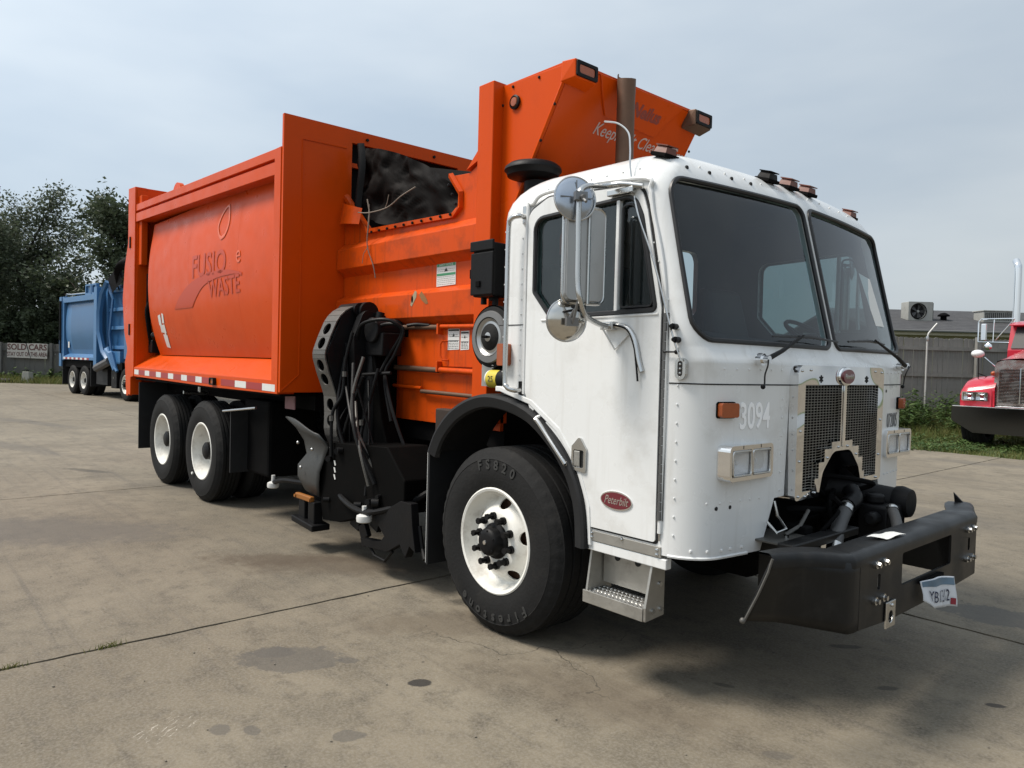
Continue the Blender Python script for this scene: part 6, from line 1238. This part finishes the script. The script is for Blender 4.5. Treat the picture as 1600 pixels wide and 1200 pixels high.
# ---- mirrors -------------------------------------------------------
def mirrors(s):
    y = lambda a: s*a
    rt = part('mirror_bracket', MB().tube([(v.x, y(v.y), v.z) for v in spline([Vector(p) for p in [(1.0, 1.185, 2.42), (.90, 1.22, 2.44), (.83, 1.26, 2.435), (.845, 1.42, 2.40), (.86, 1.47, 2.33), (.862, 1.47, 2.1), (.866, 1.47, 1.95), (.875, 1.46, 1.87), (.86, 1.40, 1.80), (.835, 1.26, 1.765), (.86, 1.20, 1.765), (.93, 1.19, 1.755), (.98, 1.19, 1.70), (1.01, 1.19, 1.60), (1.03, 1.19, 1.545)]], 7)], .0135, 10), STEEL, T)
    part('bracket_foot', MB().box(.80, .96, *sorted((y(1.185), y(1.215))), 2.395, 2.425).box(.79, .87, *sorted((y(1.185), y(1.225))), 1.745, 1.785), STEEL, rt, 0, .004)
    part('bracket_strut', MB().tube([(.83, y(1.26), 1.76), (.86, y(1.19), 1.65), (.94, y(1.19), 1.72)], .005, 6), WHITE, rt)
    part('mirror_cable', MB().tube([(v.x, y(v.y), v.z) for v in spline([Vector(p) for p in [(.86, 1.22, 1.77), (.94, 1.20, 1.745), (.985, 1.20, 1.67), (1.0, 1.20, 1.60), (1.015, 1.20, 1.50)]], 5)], .005, 6), BLACK, rt)
    # tall flat mirror: an open housing seen from behind, glass on its rear (-X) side
    Rz = Matrix.Rotation(s*RAD(13), 3, 'Z')
    o = Vector((.80, y(1.37), 2.09))
    def tr(p): return tuple(o+Rz @ Vector(p))
    mb = MB().plate(rrect(-.105, .105, -.215, .215, .03), 'x', -.02, .025); mb.v = [tr(v) for v in mb.v]
    bigm = part('mirror_housing', mb, mat('mirror_back', (.42, .42, .41), .3, .45, dirt=.3, dcol=(.15, .14, .13)), T, 0, .012)
    mb = MB().plate(rrect(-.098, .098, -.208, .208, .025), 'x', -.026, -.0205); mb.v = [tr(v) for v in mb.v]; part('mirror_glass', mb, MIRR, bigm, 0)
    mb = MB().tube([(.008, a, b_) for a, b_ in rrect(-.118, .118, -.228, .228, .04)], .0075, 7, closed=True).tube([(.03, .012, -.23), (.03, .012, .23)], .008, 7); mb.v = [tr(v) for v in mb.v]; part('mirror_frame_tube', mb, STEEL, bigm)
    mb = MB().cyl((.0, .01, .228), (.0, .01, .26), .012, 8).cyl((.0, .01, -.228), (0, .01, -.26), .012, 8).cyl((0, 0, .25), (.06, y(.09)*1, .25), .009, 8).cyl((0, 0, -.25), (.06, y(.09), -.25), .009, 8); mb.v = [tr(v) for v in mb.v]; part('mirror_clamp', mb, BLACK, bigm)
    # convex mirrors
    for (x, yy, z, r, dx, dz) in ((.815, 1.45, 2.345, .103, .25, .05), (.752, 1.42, 1.782, .101, .25, -.05)):
        nrm = Vector((1, y(.42), .10 if z > 2 else -.05)).normalized(); q = nrm.to_track_quat('X', 'Z').to_matrix(); oo = Vector((x, y(yy), z))
        mb = MB().lathe([(0, .022), (r*.35, .020), (r*.7, .013), (r*.96, .003), (r, -.002), (r*.98, -.008), (0, -.018)], (0, 0, 0), 'x', 40); mb.v = [tuple(oo+q @ Vector(v)) for v in mb.v]
        cm = part('convex_mirror', mb, mat('blued_steel', (.40, .44, .50), .22, .9) if z > 2 else mat('dished_steel', (.62, .60, .56), .12, 1), T, 50)
        mb = MB()
        if z > 2: mb.box(.0185, .0205, -r*.8, r*.8, -.0025, .0025).box(.0185, .0205, -.0025, .0025, -r*.8, r*.8)
        mb.box(.018, .034, -.014, .014, -.02, .02).cyl((.03, 0, 0), (.10, .0, -.02 if z > 2 else .05), .010, 8).box(.05, .075, -.03, .03, -.028, .012).cyl((.075, 0, -.015), (.12, -y(.0), -.05 if z > 2 else .08), .007, 7)
        mb.v = [tuple(oo+q @ Vector(v)) for v in mb.v]; part('swivel_clamp', mb, mat('clamp_metal', (.2, .2, .2), .4, .7), cm, 30)
        part('mirror_rim', MB().tube([tuple(oo+q @ Vector((-.002, r*math.cos(a), r*math.sin(a)))) for a in np.linspace(0, 2*PI, 40)[:-1]], .005, 6, closed=True), STEEL, cm)
mirrors(-1); mirrors(1)

# ================================================================== blue refuse truck
def dup_few(o, parent, skip=('tyre_lettering', 'hub_bolt', 'sight_plug')):
    c = o.copy(); COL.objects.link(c); c.parent = parent
    for ch in list(o.children):
        if not ch.name.startswith(skip): dup_few(ch, c, skip)
    return c
B = thing('garbage_truck', 'blue side loading garbage truck parked far behind at the left under the trees', 'garbage truck', (-23.22, 3.72, 0), RAD(5.4))
for s in (-1, 1):
    a = dup_few(fw, B); a.location = (0, s*1.2, RT); a.rotation_euler = (0, .3, 0 if s < 0 else PI)
    for x in (-4.07, -5.35): a = dup_few(dw, B); a.location = (x, s*1.2, RT); a.rotation_euler = (0, 0, 0 if s < 0 else PI)
part('frame_rail', MB().box(-6.6, 1.2, -.47, -.39, .66, .95).box(-6.6, 1.2, .39, .47, .66, .95), BLACKF, B, 0)
part('body_floor', MB().box(-6.6, -.4, -1.15, 1.15, 1.0, 1.25), BLACKF, B, 0)
part('mudflap', MB().box(-6.42, -6.38, -1.22, -.5, .32, 1.22).box(-6.42, -6.38, .5, 1.22, .32, 1.22), FEND, B, 0)
part('mudflap', MB().box(-3.3, -3.26, -1.2, -.5, .35, 1.2).box(-3.0, -1.9, -1.1, -.6, .45, 1.2), FEND, B, 0)
bt = part('battery_box', MB().box(-1.25, -.75, -1.2, -.8, .38, 1.02), BLACK, B, 0, .02)
part('box_latch', MB().box(-1.02, -.98, -1.215, -1.202, .7, .76), STEEL, bt, 0)
for s in (-1, 1):
    shb = [(1.08, 1.48), (1.12, 1.75), (1.17, 2.1), (1.19, 2.5), (1.18, 2.9), (1.14, 3.3), (1.10, 3.42)]
    def bp2(x, v, o=0, s=s): f = v*(len(shb)-1); i = min(len(shb)-2, int(f)); p = Vector(shb[i]).lerp(Vector(shb[i+1]), f-i); return (x, s*(p.x+o), p.y)
    pn = part('body_side_panel', MB().grid(lambda u, v: bp2(-6.15+3.30*u, v), 8, 13), BLUE, B, 60)
    part('painted_over_patch', MB().grid(lambda u, v: bp2(-5.55+2.5*u, .12+(.70+.08*u)*v, .004), 8, 13), BLUE_D, pn, 60)
    part('top_rail', MB().box(-6.3, -2.6, *sorted((s*1.08, s*1.25)), 3.42, 3.62), BLUE, B, 0, .008)
    part('sill', MB().hexa([(-6.3, s*1.25, 1.28), (-2.6, s*1.25, 1.28), (-2.6, s*1.05, 1.28), (-6.3, s*1.05, 1.28), (-6.3, s*1.25, 1.38), (-2.6, s*1.25, 1.38), (-2.6, s*1.05, 1.52), (-6.3, s*1.05, 1.52)]), BLUE, B, 0, .006)
    for k in range(12): part('reflective_tape', MB().box(-6.2+k*.24, -6.2+k*.24+.23, *sorted((s*1.251, s*1.254)), 1.29, 1.36), REDL if k % 2 else WHL, B, 0)
    part('rear_post', MB().box(-6.72, -6.45, *sorted((s*1.0, s*1.26)), 1.0, 3.66), BLUE, B, 0, .01)
    part('rear_post', MB().box(-6.40, -6.22, *sorted((s*1.0, s*1.24)), 1.25, 3.66), BLUE, B, 0, .01)
    part('front_post', MB().box(-2.85, -2.55, *sorted((s*.9, s*1.26)), 1.05, 3.85), BLUE, B, 0, .01)
    part('tailgate_ram', MB().cyl((-6.5, s*1.28, 2.0), (-6.5, s*1.28, 3.5), .05, 8).cyl((-6.5, s*1.28, 1.5), (-6.5, s*1.28, 2.0), .03, 8), BLACK, B)
    part('hopper_side', MB().box(-2.5, -.35, *sorted((s*.80, s*.85)), 1.35, 3.9), BLUE_D, B, 0)
    for z in (1.75, 2.42, 3.05, 3.70): part('hopper_rib', MB().box(-2.3, -.5, *sorted((s*.85, s*.96)), z-.06, z+.06), BLUE, B, 0, .012)
    for x in (-2.35, -.42): part('hopper_post', MB().box(x-.09, x+.09, *sorted((s*.80, s*1.0)), 1.2, 4.0), BLUE, B, 0, .01)
    part('white_label', MB().box(-5.95, -5.80, *sorted((s*1.155, s*1.165)), 1.72, 1.95), WHL, B, 0)
part('tailgate', MB().box(-6.95, -6.45, -1.15, 1.15, 1.05, 3.6), BLUE, B, 0, .04)
part('body_roof', MB().box(-6.5, -2.6, -1.1, 1.1, 3.42, 3.5), BLUE, B, 0)
part('hopper_front', MB().box(-.45, -.35, -.85, .85, 1.2, 4.1), BLUE_D, B, 0)
part('bulkhead', MB().box(-2.70, -2.60, -.95, .95, 1.2, 3.85), BLUE_D, B, 0)
for x0, x1 in ((-3.95, -3.35), (-3.28, -2.80)): part('roof_window_frame', MB().plate(rrect(x0, x1, 3.63, 4.0, .02), 'y', -1.2, -1.1, [rrect(x0+.07, x1-.07, 3.69, 3.94, .02)]), BLUE, B, 0); part('roof_screen', MB().box(x0+.06, x1-.06, -1.15, -1.12, 3.68, 3.95), BLUE_D, B, 0)
part('roof_handrail', MB().tube([(-6.5, -1.1, 3.66), (-6.4, -1.1, 3.78), (-5.9, -1.1, 3.74), (-4.1, -1.1, 3.72)], .03, 6), STEEL, B)
part('lift_arm', MB().tube([(-1.95, -1.12, 4.0), (-2.25, -1.18, 3.6), (-2.45, -1.2, 3.0), (-2.45, -1.2, 2.3), (-2.1, -1.18, 1.6), (-1.6, -1.18, 1.30)], [.09, .10, .11, .11, .10, .09], 6), BLUE, B, 30)
part('lift_arm_brace', MB().tube([(-2.1, -1.05, 3.9), (-1.6, -1.05, 3.4), (-1.9, -1.05, 2.2), (-1.7, -1.05, 1.6)], .05, 6), BLUE_D, B)
part('grabber', MB().tube([(-1.7, -1.2, 1.65), (-1.2, -1.22, 1.5), (-.85, -1.2, 1.0)], [.10, .13, .09], 7).box(-1.5, -.6, -1.15, -.85, 1.2, 1.62).tube([(-1.4, -1.25, 1.75), (-1.0, -1.25, 1.2), (-.7, -1.2, .95)], .05, 6), BLUE, B, 30)
part('grabber_pad', MB().tube([(-2.5, -1.25, 1.02), (-1.2, -1.25, 1.30)], [.14, .14], 8), mat('scuffed_grey', (.07, .07, .075), .6, dirt=.5, dcol=(.2, .2, .2), dscale=10), B, 30)
part('black_flap', MB().grid(lambda u, v: (-1.9+1.5*u, -1.0+.15*math.sin(u*7)+.1*math.sin(v*5+u*3), 4.55-.5*v-.25*math.sin(u*5)+.15*math.sin(u*11)*v), 14, 6), RUB_SHADE, B, 60)
part('black_flap', MB().grid(lambda u, v: (-2.0+.9*u+.5*v, -1.1, 4.1-.5*v+.35*u), 6, 6), RUB_SHADE, B, 60)
part('cab', MB().plate(fillet([(-.2, 1.38), (-.2, 2.75, .25), (1.0, 2.8, .15), (1.28, 1.75), (1.45, 1.6, .05), (1.45, .70), (.75, .70), (.62, 1.1, .2), (.3, 1.35, .15)], 5), 'y', -1.17, 1.17, [WIN]), BLUE_D, B, 30, .05)
part('cab_glass', MB().plate(WIN, 'y', -1.0, 1.0), SEAL, B, 0)
part('windscreen', MB().hexa([(1.28, -1.05, 1.8), (1.30, -1.05, 1.8), (1.30, 1.05, 1.8), (1.28, 1.05, 1.8), (1.04, -1.0, 2.62), (1.07, -1.0, 2.62), (1.07, 1.0, 2.62), (1.04, 1.0, 2.62)]), SEAL, B, 0)
part('bumper', MB().box(1.5, 1.75, -1.2, 1.2, .5, .8), BUMP, B, 0, .02)
part('fender', MB().tube([(-.65, -1.0, .9), (-.5, -1.0, 1.2), (-.1, -1.0, 1.36), (.4, -1.0, 1.2), (.66, -1.0, .85)], .10, 6).tube([(-.65, 1.0, .9), (-.5, 1.0, 1.2), (-.1, 1.0, 1.36), (.4, 1.0, 1.2), (.66, 1.0, .85)], .10, 6), FEND, B)

# ================================================================== red road tractor
RH = RAD(-91.5); fx, fy = math.cos(RH), math.sin(RH)
RK = thing('semi_truck', 'red semi truck with chrome grille and bumper, cut by the right edge', 'truck', (-1.41-.95*fx, 14.46-.95*fy, 0), RH)
hood = MB()
sec = [(.62, .50, 1.93, .86), (.15, .54, 1.98, .88), (-.50, .62, 2.07, .95), (-1.35, .72, 2.17, 1.1), (-1.7, .76, 2.22, 1.2)]
def hood_fn(u, v):
    f = v*(len(sec)-1); i = min(len(sec)-2, int(f)); a, b_ = sec[i], sec[i+1]; t = f-i; x, hw, zt, zb = [a[k]+(b_[k]-a[k])*t for k in range(4)]
    prof = [(-1, zb), (-1, zt-.35), (-.985, zt-.16), (-.93, zt-.06), (-.8, zt-.012), (-.4, zt+.015), (0, zt+.03), (.4, zt+.015), (.8, zt-.012), (.93, zt-.06), (.985, zt-.16), (1, zt-.35), (1, zb)]
    p = prof[int(round(u*12))]; return (x, p[0]*hw, p[1])
hood.grid(hood_fn, 13, 17); part('hood', hood, RED, RK, 50)
part('hood_front', MB().box(.56, .60, -.47, .47, .88, 1.90), BLACKF, RK, 0)
grs = part('grille_surround', MB().plate(fillet([(-.49, .92, .03), (.49, .92, .03), (.49, 1.86, .12), (.30, 1.915, .1), (-.30, 1.915, .1), (-.49, 1.86, .12)], 5), 'x', .60, .66, [rrect(-.40, .40, .98, 1.72, .02)]), STEEL, RK, 0, .01)
for k in range(24):
    part('grille_bar', MB().box(.62, .655, -.40, .40, .992+k*.0308, 1.004+k*.0308), STEEL, grs, 0)
part('centre_rod', MB().cyl((.668, 0, .97), (.668, 0, 1.74), .014, 8), CHROME, grs)
part('grille_base_trim', MB().box(.60, .70, -.50, .50, .865, .905), CHROME, RK, 0, .01)
part('bumper', MB().plate(fillet([(-1.22, .86, .02), (-1.22, .56, .03), (-.78, .30, .08), (.78, .30, .08), (1.22, .56, .03), (1.22, .86, .02)], 5), 'x', .93, .96), mat('dark_chrome', (.075, .08, .08), .12, 1), RK, 0, .008)
bb = part('bumper_top', MB().box(.70, .955, -1.21, 1.21, .862, .885), CHROME, RK, 0, .006)
for s in (-1, 1):
    part('bumper_return', MB().plate([(.35, .86), (.35, .62), (.93, .57), (.93, .86)], 'y', *sorted((s*1.205, s*1.222))), MATS['dark_chrome'], RK, 0)
    def fend(u, v, s=s):
        fr = [(.72, .88, .0), (.74, 1.20, .0), (.66, 1.32, 0), (.45, 1.46, 0), (.10, 1.54, 0), (-.30, 1.48, 0), (-.62, 1.25, 0), (-.80, .88, 0)]
        f = v*(len(fr)-1); i = min(len(fr)-2, int(f)); t = f-i; x, z = [fr[i][k]+(fr[i+1][k]-fr[i][k])*t for k in (0, 1)]
        yy = [.45, .60, .80, .98, 1.08, 1.13, 1.13][int(round(u*6))]; dz = [.10, .06, .02, -.005, -.03, -.09, -.20][int(round(u*6))]
        return (x, s*yy, max(.87, z+dz) if 0 < v < 1 else z)
    fd = part('fender', MB().grid(fend, 7, 22), RED, RK, 50)
    part('fender_front', MB().hexa([(.70, s*.50, .87), (.76, s*.50, .87), (.70, s*1.12, .87), (.62, s*1.12, .87), (.68, s*.50, 1.30), (.74, s*.50, 1.30), (.68, s*1.10, 1.22), (.60, s*1.10, 1.22)]), RED, fd, 0, .01)
    hb = part('headlight', MB().plate(rrect(*sorted((s*.56, s*1.08)), 1.00, 1.20, .02), 'x', .66, .80, [rrect(*sorted((s*.585, s*.81)), 1.02, 1.18, .01), rrect(*sorted((s*.83, s*1.055)), 1.02, 1.18, .01)]), CHROME, RK, 0, .006)
    for a in (.6975, .9425):
        part('lens', MB().plate(rrect(s*a-.11, s*a+.11, 1.022, 1.178, .01), 'x', .775, .782), LENS, hb, 0)
        part('reflector', MB().grid(lambda u, v, a=a: (.765-.04*(1-(2*u-1)**2)*(1-(2*v-1)**2)**.6, s*a+(u-.5)*.21, 1.1+(v-.5)*.15), 9, 7), CHROME, hb, 60)
    part('hood_marker_lamp', MB().sphere((.30, s*.62, 1.62), .07, 10, 6, (1.2, .8, .8)), AMBER, RK)
    ms_ = part('fender_mirror', MB().tube([(.30, s*.92, 1.48), (.30, s*.93, 2.05)], .010, 6).tube([(.10, s*.75, 1.52), (.32, s*.93, 1.62)], .010, 6), BLACK, RK)
    part('mirror_dome', MB().sphere((.30, s*.95, 2.06), .15, 16, 8, (.9, .9, .62)), mat('white_dome', (.7, .7, .7), .25, coat=.5), ms_)
    part('mirror_arm', MB().tube([(.34, s*.80, 1.98), (.30, s*.52, 1.72)], .014, 6), CHROME, ms_)
    wm = dup_few(fw, RK); wm.location = (.30, s*1.08, .48); wm.rotation_euler = (0, .2, 0 if s < 0 else PI)
    ck = part('mirror_bracket', MB().tube([(-1.35, s*.92, 3.0), (-1.25, s*1.62, 3.0), (-1.25, s*1.68, 2.93), (-1.25, s*1.68, 2.42), (-1.30, s*.95, 2.40)], .018, 6).tube([(-1.3, s*1.35, 2.99), (-1.27, s*1.35, 2.41)], .012, 6).tube([(-1.35, s*.93, 2.98), (-1.27, s*1.30, 2.46)], .014, 6), CHROME, RK)
    part('mirror', MB().box(-1.30, -1.22, *sorted((s*1.50, s*1.62)), 2.45, 2.88), CHROME, ck, 0, .02)
    part('convex_mirror', MB().lathe([(0, .03), (.06, .02), (.09, 0), (0, -.02)], (-1.25, s*1.45, 2.30), 'x', 16), CHROME, ck)
    st = part('exhaust_stack', MB().tube(spline([(-2.15, s*1.12, .9), (-2.15, s*1.12, 2.5), (-2.15, s*1.12, 4.2), (-2.18, s*1.14, 4.4), (-2.30, s*1.22, 4.55)], 6), .085, 16), CHROME, RK)
    part('sleeper_wall_window', MB().box(-1.75, -1.2, *sorted((s*.955, s*.962)), 2.25, 2.75), SEAL, RK, 0)
cb = MB().plate(fillet([(-1.0, 1.0), (-1.0, 2.20), (-1.22, 2.88, .10), (-2.0, 2.98, .1), (-2.0, 1.0)], 5), 'y', -.95, .95); part('cab', cb, RED, RK, 0, .03)
ws = part('windscreen', MB().hexa([(-1.00, -.88, 2.25), (-.985, -.88, 2.25), (-.985, -.03, 2.25), (-1.0, -.03, 2.25), (-1.20, -.82, 2.78), (-1.185, -.82, 2.78), (-1.185, -.03, 2.78), (-1.20, -.03, 2.78)]).hexa([(-1.00, .03, 2.25), (-.985, .03, 2.25), (-.985, .88, 2.25), (-1.0, .88, 2.25), (-1.20, .03, 2.78), (-1.185, .03, 2.78), (-1.185, .82, 2.78), (-1.20, .82, 2.78)]), SEAL, RK, 0)
part('window_paper', MB().hexa([(-1.03, -.55, 2.38), (-.975, -.55, 2.38), (-.975, -.30, 2.38), (-1.03, -.30, 2.38), (-1.13, -.53, 2.68), (-1.08, -.53, 2.68), (-1.08, -.30, 2.68), (-1.13, -.30, 2.68)]), PAPER, ws, 0)
part('sun_visor', MB().hexa([(-1.25, -.93, 2.86), (-1.0, -.93, 2.80), (-1.0, .93, 2.80), (-1.25, .93, 2.86), (-1.25, -.93, 2.90), (-1.0, -.93, 2.83), (-1.0, .93, 2.83), (-1.25, .93, 2.90)]), RED, RK, 0, .01)
for o in RK.children:
    if o.name.split('.')[0] in ('mirror_bracket', 'exhaust_stack', 'sleeper_wall_window', 'cab', 'windscreen', 'sun_visor'): o.location.x -= .7
part('frame_rail', MB().box(-6.5, .6, -.45, -.37, .65, .92).box(-6.5, .6, .37, .45, .65, .92), BLACKF, RK, 0)
part('fuel_tank', MB().cyl((-2.6, -.95, .75), (-1.2, -.95, .75), .30, 20), CHROME, RK)
for s in (-1, 1):
    for x in (-4.4, -5.7): wm = dup_few(dw, RK); wm.location = (x, s*1.2, .52); wm.rotation_euler = (0, 0, 0 if s < 0 else PI)
# litter and pebbles lying about
R = random.Random(21)
deb = MB()
for k in range(260):
    D = 2.2+R.random()**1.4*16; px = R.uniform(-100, 1700); lat = (px-800)/1152*D; x = 3.226-.7488*D+.6628*lat; y = -3.949+.6628*D+.7488*lat
    if y > 12.2 or x < -39 or (-7.5 < x < 2 and -1.4 < y < 1.4): continue
    s = R.uniform(.002, .0065); deb.sphere((x, y, s*.4), s, 5, 3, (R.uniform(.8, 1.8), 1, .6))
o = part('pebbles', deb, mat('pebble', (.16, .14, .11), .9, var=.6, vscale=2), None, 0); tag(o, 'small stones and grit scattered over the concrete yard', 'pebbles'); o['kind'] = 'stuff'
# weeds in the joint at the left
for (x, y, h, lb_) in ((-1.09, -3.42, .03, 'small tuft of grass in the concrete joint, nearest the left edge'), (-1.085, -2.95, .035, 'small mossy tuft in the long concrete joint, left of the oil stain')):
    Rr = np.random.RandomState(int(abs(y)*100)); n = 60; o = link('grass_tuft', blades('grass_tuft', x+Rr.normal(0, .008, n), y+Rr.normal(0, .045, n), np.full(n, -.005), h, .004, GRASS, .8, 3)); tag(o, lb_, 'grass')
bx_ = part('litter', MB().grid(lambda u, v: (-25.6+.35*u, -.9+.12*v, .01+.05*math.sin(u*6)*math.sin(v*3+1)), 8, 4), PAPER, None, 60); tag(bx_, 'scrap of pale litter on the concrete in front of the blue truck', 'litter')
